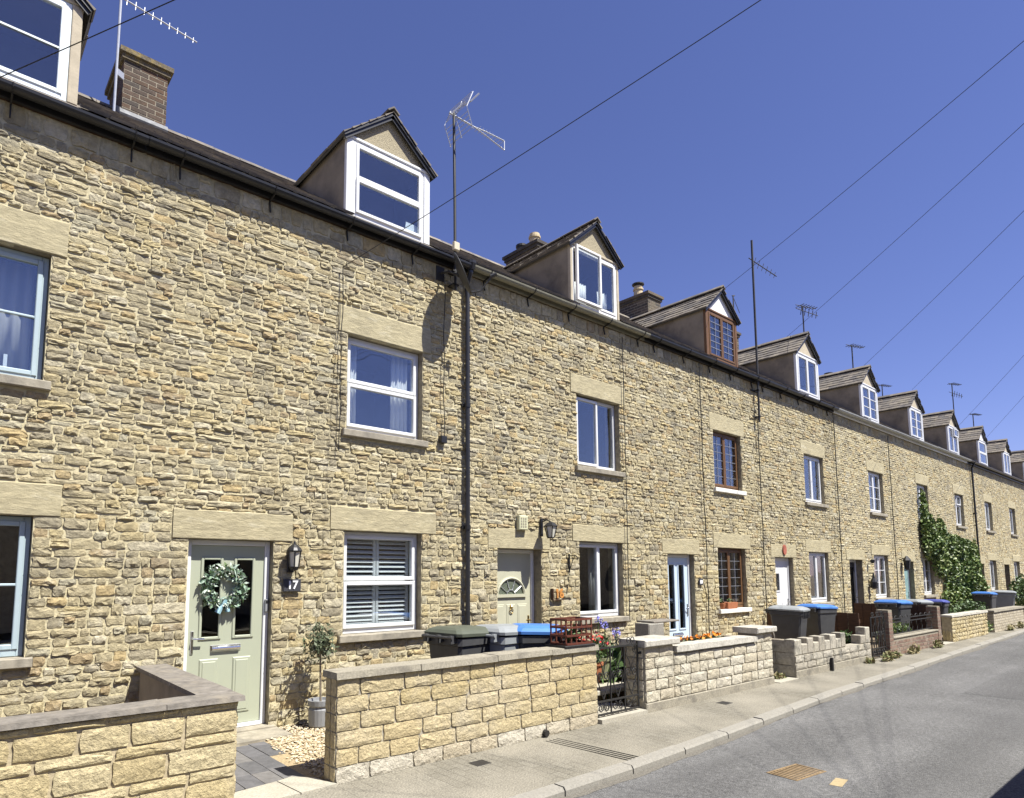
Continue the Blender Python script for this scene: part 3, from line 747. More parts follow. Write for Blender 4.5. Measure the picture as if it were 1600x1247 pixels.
def dormer(house, xa, xb, style, fm, cheekm, gablem, post=.07, boards=False, postm=None):
    """gabled dormer over the eave; window front flush with the facade"""
    yf = .055; zb, ze, za = 6.34, 7.44, 8.0; xc = (xa + xb) / 2; yb = (ze - RZ0) / RS + RY0
    dm = MB().prism([(xa, ze), (xb, ze), (xc, za - .02)], 'y', yf, yf + .08).build('dormer', gablem, house)
    for x0, x1 in ((xa, xa + .05), (xb - .05, xb)):
        MB().prism([(yf + .03, rz(yf + .03) - .12), (yf + .03, ze - .002), (yb, ze - .002), (yb, ze - .1)], 'x', x0, x1).build('cheek', cheekm, dm)
    m = MB().bev(xa - .03, xb + .03, yf - .035, yf + .05, ze - .045, ze + .001, .01); m.build('head_band', postm or fm, dm)
    # roof slopes
    ov = .10; yr = yf - .09; slope = Vector((xc - xa, 0, za - ze)); s_n = slope.normalized(); ext = .10
    eL = Vector((xa, 0, ze)) - s_n * ext; sR = Vector((-slope.x, 0, slope.z)).normalized(); eR = Vector((xb, 0, ze)) - sR * ext
    Ls = slope.length + ext; ridge_b = (za - RZ0) / RS + RY0 + .05; eave_b = (eL.z - RZ0) / RS + RY0
    for e, s_ in ((eL, s_n), (eR, sR)):
        nrm = Vector((-s_.z, 0, s_.x)) if s_.x > 0 else Vector((s_.z, 0, -s_.x))
        if nrm.z < 0: nrm = -nrm
        m = MB(); top = e + s_ * Ls; d = nrm * -.03
        pts = [Vector((e.x, yr, e.z)), Vector((e.x, eave_b, e.z)), Vector((top.x, ridge_b, top.z)), Vector((top.x, yr, top.z))]
        m.add(pts + [p + d for p in pts], [(0, 1, 2, 3), (7, 6, 5, 4), (0, 4, 5, 1), (1, 5, 6, 2), (2, 6, 7, 3), (3, 7, 4, 0)])
        # verge strip under the slates
        m.add([Vector((e.x, yr + .02, e.z)) - nrm * .03, Vector((top.x, yr + .02, top.z)) - nrm * .03, Vector((top.x, yr + .02, top.z)) - nrm * .070, Vector((e.x, yr + .02, e.z)) - nrm * .070,
               Vector((e.x, yr + .04, e.z)) - nrm * .03, Vector((top.x, yr + .04, top.z)) - nrm * .03, Vector((top.x, yr + .04, top.z)) - nrm * .070, Vector((e.x, yr + .04, e.z)) - nrm * .070],
              [(0, 1, 2, 3), (7, 6, 5, 4), (0, 3, 7, 4), (1, 5, 6, 2), (2, 6, 7, 3), (0, 4, 5, 1)])
        m.build('verge', 'gutter_black', dm)
        m = MB(); slate_field(m, Vector((e.x, yr - .015, e.z)), (0, 1, 0), s_, nrm, Ls, 6, lambda t: (0, (eave_b + (ridge_b - eave_b) * t) - yr + .02), .24, .013)
        struct(m.build('dormer_slates', 'slate', dm), True)
    m = MB(); n = int((ridge_b - yr) / .42) + 1; st = (ridge_b - yr + .02) / n
    for k in range(n):
        y0 = yr - .02 + k * st; q = U(0, .006)
        m.prism([(xc - .10, za + .005 + q), (xc, za + .085 + q), (xc + .10, za + .005 + q), (xc + .085, za - .01 + q), (xc, za + .06 + q), (xc - .085, za - .01 + q)], 'y', y0, y0 + st - .008)
    m.build('ridge_tiles', 'slate', dm)
    # window in the front
    wx0, wx1 = xa + .002, xb - .002
    for p_ in (wx0, wx1 - post): MB().bev(p_, p_ + post, yf - .03, yf + .05, zb, ze - .046).build('corner_post', postm or fm, dm)
    a, b, c, d = wx0 + post + .001, wx1 - post - .001, zb, ze - .047
    m = MB(); frame4(m, a, b, yf - .018, yf + .05, c, d, .05, .06); m.build('window_frame', fm, dm)
    a += .045; b -= .045; c += .055; d -= .045; s = .045; ym = yf - .03
    def sash(p, q, r_, t_, proud=0., bars=0, lead=0):
        m = MB(); frame4(m, p, q, ym - proud, ym + .045 - proud, r_, t_, s); m.build('sash', fm, dm)
        pane('pane', p + s - .01, q - s + .01, ym + .02 - proud, r_ + s - .01, t_ - s + .01, dm)
        if bars or lead:
            m = MB(); wb_ = .009 if bars else .0045; k_ = bars or lead
            for k in range(1, k_):
                zz = r_ + s + (t_ - r_ - 2 * s) * k / k_
                if bars: m = MB()
                m.box(p + s, q - s, ym + .008 - proud, ym + .018 - proud, zz - wb_, zz + wb_)
                if bars: m.build('glazing_bar', fm, dm)
            if lead: xx = (p + q) / 2; m.box(xx - wb_, xx + wb_, ym + .006 - proud, ym + .0165 - proud, r_ + s, t_ - s)
            if lead: m.build('leading', 'galv', dm)
    xm = (a + b) / 2; zm = c + (d - c) * .5
    if style == 'stack': sash(a, b, zm + .004, d); sash(a, b, c, zm - .004, .012)
    elif style == 'pair': sash(a, xm - .002, c, d); sash(xm + .002, b, c, d)
    elif style == 'pair_open': sash(a, xm + .10, c, d + .05, .06); sash(xm + .12, b, c, d)
    elif style == 'bars': sash(a, xm - .002, c, d, bars=3); sash(xm + .002, b, c, d, bars=3)
    elif style == 'lead': sash(a, xm - .002, c, d, lead=6); sash(xm + .002, b, c, d, lead=6)
    elif style == 'single_bar': sash(a, b, c, d, bars=2)
    elif style == 'top_light': sash(a, xm - .002, c, d); sash(xm + .002, b, c, c + (d - c) * .62); sash(xm + .002, b, c + (d - c) * .66, d, .05)
    # dark room behind the glass
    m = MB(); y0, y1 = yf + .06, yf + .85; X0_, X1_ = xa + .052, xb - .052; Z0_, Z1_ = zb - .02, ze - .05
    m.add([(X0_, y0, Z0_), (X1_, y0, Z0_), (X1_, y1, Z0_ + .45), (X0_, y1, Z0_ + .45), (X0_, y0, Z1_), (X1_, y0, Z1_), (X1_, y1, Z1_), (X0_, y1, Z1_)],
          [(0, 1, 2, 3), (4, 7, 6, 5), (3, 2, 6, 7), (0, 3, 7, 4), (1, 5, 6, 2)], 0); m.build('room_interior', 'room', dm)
    return dm

def roof(house, i, xa, xb, dx0, dx1):
    m = MB(); yr_, zr_ = 3.52, rz(3.52)
    for (p, q) in (((RY0, RZ0), (yr_, zr_)), ((7.2, RZ0), (yr_, zr_))):
        m.add([(xa, p[0], p[1] - .02), (xb, p[0], p[1] - .02), (xb, q[0], q[1] - .02), (xa, q[0], q[1] - .02)], [(0, 1, 2, 3)], 0)
    rf = m.build('roof', 'slate', house)
    v = Vector((0, 1, RS)).normalized(); n = Vector((0, -RS, 1)).normalized(); Ls = (yr_ - RY0) / v.y
    m = MB(); slate_field(m, (xa, RY0 - .03, RZ0 - .02), (1, 0, 0), v, n, Ls + .03, 20, lambda t: (0, xb - xa), .26, .012,
                          skip=lambda x, s: dx0 - .02 < x + xa < dx1 + .02 and s * v.y + RY0 < 1.62)
    struct(m.build('roof_slates', 'slate', rf), True)
    m = MB(); k = 10; st = (xb - xa) / k
    for j in range(k):
        x0 = xa + j * st; q = U(0, .008)
        m.prism([(yr_ - .13, zr_ - .05 + q), (yr_ - .06, zr_ + .035 + q), (yr_, zr_ + .06 + q), (yr_ + .06, zr_ + .035 + q), (yr_ + .13, zr_ - .05 + q)], 'x', x0 + .003, x0 + st - .003)
    m.build('ridge_tiles', 'slate', rf)
    return rf

def gutter(house, x0, x1, m_, zo=0.0, brackets=True, z=6.165):
    y = -.155; r = .062; n = 8; mb = MB(); z += zo
    prof = [(y + r * math.cos(math.pi + math.pi * k / n), z + r * math.sin(math.pi + math.pi * k / n)) for k in range(n + 1)]
    inn = [(y + (r - .006) * math.cos(2 * math.pi - math.pi * k / n), z + .0 + (r - .006) * math.sin(2 * math.pi - math.pi * k / n)) for k in range(n + 1)]
    mb.prism(prof + inn, 'x', x0 + .003, x1 - .003)
    g = mb.build('gutter', m_, house)
    MB().box(x0 + .002, x1 - .002, -.07, -.03, 6.086, 6.19).build('fascia', 'gutter_black' if m_ == 'gutter_black' else 'gutter_olive' if m_ == 'gutter_olive' else 'paint_white', house)
    if brackets:
        x = x0 + .35
        while x < x1:
            b = MB(); b.bar((x, -.155, z - .07), (x, -.02, z - .10), .016, .022); b.bar((x, -.02, z - .10), (x, -.045, z - .24), .014, .02)
            b.tube([(x, y + (r + .006) * math.cos(math.pi + math.pi * k / 6), z + (r + .006) * math.sin(math.pi + math.pi * k / 6)) for k in range(7)], .008, 5)
            b.build('gutter_bracket', 'iron', house); x += .95 + U(-.08, .08)
    return g

def brick_box(name, parent, x0, x1, y0, y1, z0, z1, bm_, mm, bw=.225, bh=.075, single=True, faces='fl'):
    """brick stack: mortar core plus bricks proud on the front (-y) and left (-x) faces and the rest"""
    core = MB().box(x0, x1, y0, y1, z0, z1).build(name, mm, parent)
    V = None; items = []
    rows = int((z1 - z0) / bh)
    for r in range(rows):
        za = z0 + r * bh + .008; zb_ = za + bh - .017
        off = bw / 2 if r % 2 else 0
        for face in faces:
            if face in 'fb': s0, s1 = x0, x1
            else: s0, s1 = y0, y1
            p = s0 - off
            while p < s1 - .01:
                a = max(p + .007, s0); b = min(p + bw - .007, s1)
                if b - a > .03:
                    q = U(.002, .006)
                    if face == 'f': bx = (a, b, y0 - q, y0 + .02, za, zb_)
                    elif face == 'b': bx = (a, b, y1 - .02, y1 + q, za, zb_)
                    elif face == 'l': bx = (x0 - q, x0 + .02, a, b, za, zb_)
                    else: bx = (x1 - .02, x1 + q, a, b, za, zb_)
                    items.append(bx)
                p += bw
    if single:
        for bx in items: MB().box(*bx, tint=0).build('brick', bm_, core)
    else:
        m = MB()
        for bx in items: m.box(*bx)
        struct(m.build('brickwork', bm_, core), True)
    return core

def chimney(house, xc, style):
    x0, x1 = xc - .285, xc + .315; y0, y1 = 2.95, 4.0; zt = 9.50
    if style == 'red':
        core = brick_box('chimney', house, x0, x1, y0, y1, 8.15, zt - .22, 'chimney_brick', 'chimney_mortar', faces='flr')
    else:
        core = brick_box('chimney', house, x0, x1, y0, y1, 8.15, zt - .22, 'dark_brick', 'chimney_mortar', single=False, faces='flr')
    cm = 'lichen_cap' if style == 'red' else 'dark_brick'
    m = MB(); m.box(x0 - .035, x1 + .035, y0 - .035, y1 + .035, zt - .22, zt - .145); m.box(x0 - .07, x1 + .07, y0 - .07, y1 + .07, zt - .143, zt - .07); m.build('oversailing_course', cm, core)
    m = MB(); n = 9; v = []; f = []
    for i in range(n + 1):
        for j in range(n + 1):
            u_, w_ = i / n, j / n; e = min(u_, 1 - u_, w_, 1 - w_)
            v.append((x0 - .05 + (x1 - x0 + .1) * u_, y0 - .05 + (y1 - y0 + .1) * w_, zt - .07 + min(e * .35, .075) + (U(0, .015) if e > 0 else 0)))
    for i in range(n):
        for j in range(n): a = i * (n + 1) + j; f.append((a, a + n + 1, a + n + 2, a + 1))
    m.add(v, f); m.build('flaunching', cm, core)
    pots = {'red': [(0, 3.35, 'cowl')], 'two': [(0, 3.3, 'buff'), (0, 3.75, 'short')], 'one': [(0, 3.45, 'capped')], 'none': []}[style]
    for dx, py, k in pots:
        m = MB()
        if k == 'cowl':
            m.lathe([(.14, zt - .02), (.14, zt + .05)], (xc, py, 0), 16); m.lathe([(.20, zt + .05), (.21, zt + .075), (.15, zt + .12), (.03, zt + .14)], (xc, py, 0), 16); m.build('chimney_cowl', 'galv', core, smooth=False)
        elif k == 'short': m.lathe([(.12, zt - .02), (.115, zt + .16), (.14, zt + .17), (.14, zt + .22), (.10, zt + .22)], (xc, py, 0), 14); m.build('chimney_pot', 'dark_mast', core)
        else:
            m.lathe([(.14, zt - .02), (.12, zt + .20), (.145, zt + .21), (.145, zt + .25), (.125, zt + .26), (.12, zt + .32), (.10, zt + .32)], (xc, py, 0), 16); m.build('chimney_pot', 'pot_buff', core)
            if k == 'capped': m = MB(); m.lathe([(.10, zt + .32), (.10, zt + .36), (.17, zt + .37), (.17, zt + .40), (.05, zt + .43)], (xc, py, 0), 14); m.build('chimney_cap', 'dark_mast', core)
    m = MB(); m.prism([(y0 - .05, rz(y0) + .02), (y0 - .012, rz(y0) + .10), (y0 - .012, rz(y0) - .05)], 'x', x0 - .03, x1 + .03)
    m.prism([(y0, rz(y0) - .03), (3.5, rz(3.5) - .03), (3.5, rz(3.5) + .12), (y0, rz(y0) + .12)], 'x', x0 - .026, x0 - .013); m.build('flashing', 'lead', core)
    return core

# ------------------------------------------------------------------ the terrace
SPEC = {
 -1: dict(lab='stone terraced house with blue-grey framed windows, left neighbour of number 17', fm='frame_bluegrey', w1='single_bar', wg='single_bar', rec=.10, door=None,
          dorm=('single_bar', 'frame_bluewhite', 'render_dark', 'render_buff', .09, 'render_buff'), gut='gutter_black', chim=None),
 0: dict(lab='stone terraced house number 17 with sage green front door and shuttered window', fm='pvc_white', w1='stack', wg='stack', rec=.10, door=('two_long', 'door_sage', 'pvc_white', .09),
         dorm=('stack', 'pvc_white', 'render_dark', 'pebbledash', .10, None), gut='gutter_black', chim='red'),
 1: dict(lab='stone terraced house with cream fanlight door and white casements, right of the black downpipe', fm='pvc_white', w1='pair_open', wg='slide', rec=.10, door=('fan', 'door_cream', 'paint_white', .16),
         dorm=('pair_open', 'paint_white', 'render_dark', 'pebbledash', .06, 'render_buff'), gut='gutter_olive', chim='none'),
 2: dict(lab='stone terraced house with brown leaded windows and pale blue door', fm='wood_brown', w1='lead', wg='lead', rec=.085, door=('two_tall', 'door_blue', 'pvc_white', .10),
         dorm=('lead', 'wood_brown', 'render_dark', 'paint_white', .08, None), gut='gutter_black', chim='two', sill='sill_white'),
 3: dict(lab='stone terraced house with white door and red oval plaque on the lintel', fm='pvc_white', w1='pair', wg='pair', rec=.08, door=('small', 'pvc_white', 'pvc_white', .10),
         dorm=('pair', 'pvc_white', 'render_dark', 'render_buff', .07, None), gut='gutter_black', chim='one'),
 4: dict(lab='stone terraced house with black glazed door and white barred windows', fm='pvc_white', w1='bars', wg='bars', rec=.09, door=('full', 'door_dark', 'pvc_white', .16),
         dorm=('bars', 'pvc_white', 'render_dark', 'render_buff', .07, None), gut='gutter_grey', chim='none'),
 5: dict(lab='stone terraced house with teal door and climber beside its window', fm='pvc_white', w1='bars', wg='bars', rec=.10, door=('small', 'door_teal', 'frame_bluewhite', .14),
         dorm=('bars', 'pvc_white', 'render_dark', 'render_buff', .07, None), gut='gutter_grey', chim='none'),
 6: dict(lab='stone terraced house half covered by the green climber', fm='pvc_white', w1='top_light', wg='pair', rec=.11, door=('small', 'door_dark', 'pvc_white', .15),
         dorm=('top_light', 'pvc_white', 'render_dark', 'render_buff', .07, None), gut='gutter_grey', chim='one'),
 7: dict(lab='stone terraced house just past the climber with white gabled dormer', fm='pvc_white', w1='pair', wg='pair', rec=.11, door=('small', 'door_umber', 'pvc_white', .18),
         dorm=('stack', 'pvc_white', 'render_dark', 'paint_white', .07, None), gut='gutter_black', chim='none'),
 8: dict(lab='second stone terraced house past the climber, with dark grey dormer cheeks', fm='pvc_white', w1='pair', wg='pair', rec=.11, door=('small', 'door_umber', 'pvc_white', .18),
         dorm=('pair', 'pvc_white', 'render_dark', 'render_buff', .07, None), gut='gutter_black', chim='none'),
 9: dict(lab='farthest stone terraced house visible at the end of the row', fm='pvc_white', w1='pair', wg='pair', rec=.11, door=('small', 'door_dark', 'pvc_white', .18),
         dorm=('pair', 'pvc_white', 'render_dark', 'render_buff', .07, None), gut='gutter_black', chim='none'),
}
HOUSE = {}
for i, S in SPEC.items():
    dx = HW * i; xa, xb = X0 + dx, X0 + HW + dx
    h = thing('terraced_house', S['lab'], 'house', (xa, 0, 0), 'stone terraced houses'); HOUSE[i] = h
    wx0, wx1 = 3.84 + dx, 5.0 + dx; dX0, dX1 = 2.02 + dx, 2.945 + dx
    zg0, zg1, zf0, zf1, zd = .965, 2.235, 3.49, 4.735, 2.075
    openings = [(wx0, wx1, zg0, zg1), (wx0, wx1, zf0, zf1)]
    if S['door']: openings.append((dX0, dX1, -.02, zd))
    lg = [(wx0 - .17, wx1 + .20, zg1, zg1 + .30), (wx0 - .14, wx1 + .14, zf1, zf1 + .345)]
    if S['door']: lg.append((dX0 - .17, dX1 + .20, zd, zd + .30))
    lg = [(a + U(-.03, .03), b + U(-.03, .03), c, d + U(-.02, .02)) for a, b, c, d in lg]
    sills = [(wx0 - .07, wx1 + .06, zg0 - .088, zg0), (wx0 - .07, wx1 + .06, zf0 - .088, zf0)]
    z_open = [(a, b, max(c, 0), d) for a, b, c, d in openings]
    ws, rv = wall_sheet(xa, xb, 0.0, EAVE, z_open); wall = ws.build('wall', 'mortar', h); struct(rv.build('reveals', 'reveal_stone_shaded', wall), True)
    wall_stones(i, wall, openings + lg + sills, i <= 3, 300)
    for L4 in lg: lintel(h, *L4)
    sm = S.get('sill', 'sill_stone')
    wg = window(h, wx0, wx1, zg0, zg1, S['wg'], S['fm'], S['rec'], sm)
    w1 = window(h, wx0, wx1, zf0, zf1, S['w1'], S['fm'], S['rec'], sm)
    if S['door']: door(h, dX0, dX1, zd, *S['door'])
    gutter(h, xa, xb, S['gut'], zo=(.0 if i < 6 else .012) + i * .004, brackets=i <= 3)
    D = S['dorm']; da, db = 3.785 + dx, 5.13 + dx
    if i == 2: da, db = 3.80 + dx, 5.12 + dx
    dm = dormer(h, da, db, D[0], D[1], D[2], D[3], D[4], postm=D[5])
    roof(h, i, xa, xb, da, db)
    if S['chim']: chimney(h, 1.95 + dx, S['chim'])
    MB().box(xa + .001, xb - .001, 6.9, 7.1, 0, 6.12).build('rear_wall', 'opp_stone', h)
    MB().box(xa + .001, xb - .001, -.029, .30, 6.093, 6.20).build('wall_plate', 'fence_brown', h)
    if i in (-1, 9):
        gx = xa if i == -1 else xb - .2
        MB().prism([(.33, 0), (6.89, 0), (6.89, 6.1), (3.52, rz(3.52) - .06), (.33, 6.1)], 'x', gx + .002, gx + .198).build('gable_wall', 'opp_stone', h)
    # blinds and curtains
    if i == 0:
        curtain(wx0 + .09, wx0 + .26, .24, zf0 + .08, zf1 - .05, w1, amp=.022, waves=3); curtain(wx1 - .36, wx1 - .09, .24, zf0 + .08, zf1 - .05, w1, amp=.022, waves=4)
        # plantation shutters behind the ground-floor panes
        for (a, b) in ((wx0 + .07, (wx0 + wx1) / 2 - .004), ((wx0 + wx1) / 2 + .004, wx1 - .07)):
            for (c, d) in ((zg0 + .09, 1.585), (1.605, zg1 - .06)):
                m = MB(); frame4(m, a, b, .195, .222, c, d, .04); m.build('shutter_frame', 'shutter_white', wg)
                n = 8
                for k in range(n):
                    zz = c + .04 + (d - c - .08) * (k + .5) / n
                    MB().obox(((a + b) / 2, .21, zz), (b - a - .08, 0, 0), (0, .040, .030), (0, -.005, .0066)).build('louvre', 'shutter_white', wg)
        m = MB().obox((4.86 + dx, .10, 6.50), (.20, .0, -.01), (0, .004, 0), (.02, 0, .19)); m.build('note_in_window', 'paper', dm)
    elif i == 1:
        curtain(wx1 - .52, wx1 - .30, .34, zg0 + .05, zg1 - .04, wg, 'curtain_grey', waves=3)
        curtain(da + .14, da + .60, .20, 6.42, 6.85, dm, 'curtain', waves=7); curtain(db - .42, db - .16, .2, 6.42, 6.85, dm, 'curtain', waves=4)
    elif i == -1:
        curtain(wx0 + .1, wx1 - .1, .30, zf0 + .06, zf1 - .05, w1, 'curtain_grey', waves=9)
        m = MB(); m.box(wx1 - .42, wx1 - .37, .24, .29, zf0 + .06, zf0 + .22); m.box(wx1 - .30, wx1 - .27, .24, .29, zf0 + .06, zf0 + .27); m.build('ornament', 'paper', w1)
    elif i in (3, 4):
        curtain(wx0 + .1, wx0 + .5, .34, zf0 + .06, zf1 - .05, w1, 'curtain_grey', waves=4)
        if i == 4:
            m = MB(); m.lathe([(.02, .12), (.03, .1), (.09, .06), (.15, .0), (.15, -.02), (.0, -.01)], ((wx0 + wx1) / 2 - .12, .36, 1.98), 16); m.tube([((wx0 + wx1) / 2 - .12, .36, 2.1), ((wx0 + wx1) / 2 - .12, .36, 2.23)], .008, 6); m.build('pendant_lamp', 'paper', wg)
    elif i == 7: curtain(wx0 + .08, wx1 - .08, .30, zf0 + .06, zf1 - .05, w1, 'paper', waves=3)

# party gable at the near end is out of frame; downpipes belong to houses
def downpipe(house, x, z0, z1, r=.036):
    m = MB(); m.tube([(x, -.155, z1 + .06), (x, -.15, z1), (x, -.075, z1 - .16), (x, -.075, z0)], r, 10)
    dp = m.build('downpipe', 'gutter_black', house)
    m = MB().lathe([(.05, 0), (.085, .09), (.085, .13)], (x, -.155, z1 + .03), 10); m.build('hopper', 'gutter_black', dp)
    z = z0 + .55
    while z < z1 - .3:
        b = MB(); b.lathe([(r + .010, -.03), (r + .010, .03)], (x, -.075, z), 10); b.box(x - .07, x + .07, -.042, .0, z - .018, z + .018); b.build('pipe_bracket', 'gutter_black', dp); z += 1.75
downpipe(HOUSE[0], 5.74, .05, 6.06); downpipe(HOUSE[6], 32.38, .05, 6.1)

# ------------------------------------------------------------------ garden walls
def course_blocks(root, tset, m, x0, x1, y, z0, z1, wmin, wmax, g=.008, dep=.03, rotz=0.0, axis='x', start=0.0, single=True, acc=None):
    """one course of blocks along x (front face at y) or along y (end face at x=y)"""
    p = x0; first = True
    while p < x1 - .02:
        w = U(wmin, wmax) * (start if first and start else 1.0); first = False
        if x1 - (p + w) < wmin * .55: w = x1 - p
        w = min(w, x1 - p); c = p + w / 2
        pos = (c, y, (z0 + z1) / 2) if axis == 'x' else (y, c, (z0 + z1) / 2)
        if single: lay_piece('block', 'block', tset, m, root, pos, (w - g, dep, z1 - z0 - g), rotz)
        else: acc.append((pos, (w - g, dep, z1 - z0 - g), rotz))
        p += w
def slabs(root, name, m, x0, x1, y0, y1, z0, z1, lmin, lmax, wob=.006):
    p = x0
    while p < x1 - .01:
        w = min(U(lmin, lmax), x1 - p)
        if x1 - (p + w) < lmin * .5: w = x1 - p
        mb = MB(); n = max(2, int(w / .12)); v = []; f = []
        a0, a1 = p + .003, p + w - .003; dz = U(-.004, .004)
        for k in range(n + 1):
            x = a0 + (a1 - a0) * k / n; e = [U(-wob, wob) for _ in range(4)]
            v += [(x, y0 + e[0], z0 + dz), (x, y0 + .008 + e[0] * .6, z1 + dz + e[1] * .4), (x, y1 - .008 + e[2], z1 + dz + e[3] * .4), (x, y1 + e[2], z0 + dz)]
        for k in range(n):
            for j in range(4): a = k * 4 + j; b = k * 4 + (j + 1) % 4; f.append((a, a + 4, b + 4, b))
        f += [(0, 1, 2, 3), (n * 4 + 3, n * 4 + 2, n * 4 + 1, n * 4)]
        mb.add(v, f); mb.build(name, m, root); p += w
WF = -2.15
# wall in front of the left neighbour, with its return to the house
w = thing('garden_wall', 'ochre stone block wall with thin slate coping and a return to the house', 'garden wall', (0, WF, 0), 'front garden walls')
MB().box(-3.2, 1.80, WF + .012, -1.955, 0, .772).build('wall_core', 'joint_sand', w); MB().box(1.60, 1.80, -1.954, -.07, 0, .772).build('return_core', 'render_dark', w)
z = 0
for hgt, a, b in ((.075, .3, .5), (.16, .29, .37), (.08, .25, .5), (.165, .29, .37), (.08, .25, .5), (.155, .30, .37), (.055, .3, .48)):
    course_blocks(w, BLOCK, 'block_ochre', -3.2, 1.805, WF + .012, z, z + hgt, a, b, .012, .021, start=U(.4, 1)); course_blocks(w, BLOCK, 'block_ochre', WF + .03, -.1, 1.80, z, z + hgt, .3, .4, .014, .03, R(90), 'y'); z += hgt
slabs(w, 'coping_slab', 'coping_slate', -3.2, 1.845, WF - .035, -1.92, .776, .812, .8, 1.1)
p = -1.915
while p < -.06:
    q = min(p + U(.6, .8), -.04); mb = MB().bev(1.565, 1.845, p + .004, q - .004, .776, .812, .006); mb.build('coping_slab', 'coping_slate', w); p = q
# wall in front of 17 and 16
w = thing('garden_wall', 'long buff split-face block wall with concrete coping beside the iron gate', 'garden wall', (4.2, WF, 0), 'front garden walls')
MB().box(2.625, 5.94, WF + .010, -1.955, 0, .838).build('wall_core', 'joint_grey', w)
z = 0
for k, hgt in enumerate((.135, .14, .14, .14, .14, .145)):
    if True:
        mm = 'block_white' if k == 0 else 'block_buff'
        course_blocks(w, BLOCK, mm, 2.62, 5.945, WF + .010, z, z + hgt, .30, .46, .005, .019, start=(.5 if k % 2 else 1))
    for y0_, y1_ in ((WF + .012, -2.055), (-2.05, -1.955)):
        lay_piece('block', 'block', BLOCK, 'block_buff', w, (2.625, (y0_ + y1_) / 2, z + hgt / 2), (y1_ - y0_ - .006, .012, hgt - .006), R(-90))
    z += hgt
slabs(w, 'coping_slab', 'coping_conc', 2.60, 5.95, WF - .035, -1.925, .841, .898, .75, .95, .003)
# cream wall with piers, raised bed behind
w = thing('garden_wall', 'cream rock-faced block wall with end piers and low middle, marigolds behind', 'garden wall', (8.5, WF, 0), 'front garden walls')
MB().box(6.87, 7.49, WF + .012, -1.86, 0, .795).build('pier_core', 'joint_grey', w); MB().box(7.49, 9.70, WF + .014, -1.95, 0, .685).build('wall_core', 'joint_grey', w); MB().box(9.70, 10.19, WF + .012, -1.86, 0, .795).build('pier_core', 'joint_grey', w)
MB().bev(6.862, 10.2, WF - .014, WF + .02, -.02, .115, .01).build('plinth', 'coping_conc', w)
z = .12
for k in range(5):
    hgt = .135
    for a, b in ((6.865, 7.49), (9.70, 10.195)): course_blocks(w, BLOCK, 'block_cream', a, b, WF + .010, z, z + hgt - (0 if k < 4 else 0), .22, .42, .008, .024, start=(.5 if k % 2 else 1))
    if k < 4: course_blocks(w, BLOCK, 'block_cream', 7.49, 9.70, WF + .012, z, z + hgt, .20, .42, .008, .023, start=(1 if k % 2 else .5))
    course_blocks(w, BLOCK, 'block_cream', WF + .02, -1.86, 6.868, z, z + hgt, .2, .3, .010, .02, R(-90), 'y'); z += hgt
slabs(w, 'coping_slab', 'coping_pale', 7.52, 9.675, WF - .04, -1.92, .690, .765, .7, 1.0, .008)
MB().bev(6.80, 7.565, WF - .065, -1.81, .80, .885, .014).build('pier_cap', 'coping_pale', w); MB().bev(9.64, 10.26, WF - .065, -1.81, .80, .885, .014).build('pier_cap', 'coping_pale', w)
# castellated wall
w = thing('garden_wall', 'weathered grey castellated block wall stained with lichen, below two wheelie bins', 'garden wall', (12.6, WF, 0), 'front garden walls')
MB().box(10.99, 14.25, WF + .012, -1.97, 0, .36).build('wall_core', 'joint_grey', w); MB().box(10.99, 11.18, -1.97, -.9, 0, .60).build('return_core', 'render_dark', w)
MB().bev(10.985, 14.26, WF - .004, WF + .02, -.02, .12, .01).build('plinth', 'coping_conc', w)
for z0_, z1_ in ((.125, .24), (.24, .36)): course_blocks(w, BLOCK, 'block_old', 10.985, 14.255, WF + .012, z0_, z1_, .3, .45, .008, .02)
for k, (a, b, t) in enumerate(((10.99, 11.24, .615), (11.24, 11.46, .53), (11.46, 11.70, .615), (11.70, 11.92, .53), (11.92, 12.16, .615), (12.16, 12.38, .53), (12.38, 12.64, .615), (12.64, 12.86, .53), (12.86, 13.06, .62), (13.78, 14.02, .52), (14.02, 14.25, .66))):
    MB().bev(a + .003, b - .003, WF + .002, -1.975, .362, t, .014).build('merlon' if t > .55 else 'block', 'block_old', w)
for z0_, z1_ in ((.02, .2), (.2, .4), (.4, .6)): course_blocks(w, BLOCKF, 'block_old', WF + .02, -.9, 10.99, z0_, z1_, .3, .45, .008, .012, R(-90), 'y')
# red brick wall with rail, fence and gate
w = thing('garden_wall', 'low red brick wall with two piers, iron rail on top and shrub behind', 'garden wall', (17, WF, 0), 'front garden walls')
brick_box('wall_core', w, 15.49, 18.5, WF, -1.98, 0, .345, 'red_brick', 'chimney_mortar', faces='fl', single=True)
brick_box('pier', w, 15.27, 15.488, WF - .01, -1.94, 0, .945, 'red_brick', 'chimney_mortar', faces='fl', single=True); brick_box('pier', w, 18.502, 18.72, WF - .01, -1.94, 0, .92, 'red_brick', 'chimney_mortar', faces='fl', single=True)
mb = MB().bev(15.49, 18.5, WF - .02, -1.96, .347, .38, .008); mb.build('coping_slab', 'coping_conc', w)
mb = MB(); yy = -2.06
for zz in (.42, .66, .735): mb.bar((15.49, yy, zz), (18.5, yy, zz), .02)
mb.build('rail', 'iron', w)
for k in range(9):
    x = 15.7 + k * .33; mb = MB(); c = Vector((x, yy, .735)); mb.tube([c + Vector((.09 * math.cos(t), 0, .06 * math.sin(t))) for t in [math.pi * q / 8 for q in range(9)]], .008, 5)
    mb.tube([(x, yy, .42), (x + .05, yy, .52), (x - .03, yy, .60), (x, yy, .66)], .007, 5); mb.build('rail_scroll', 'iron', w)
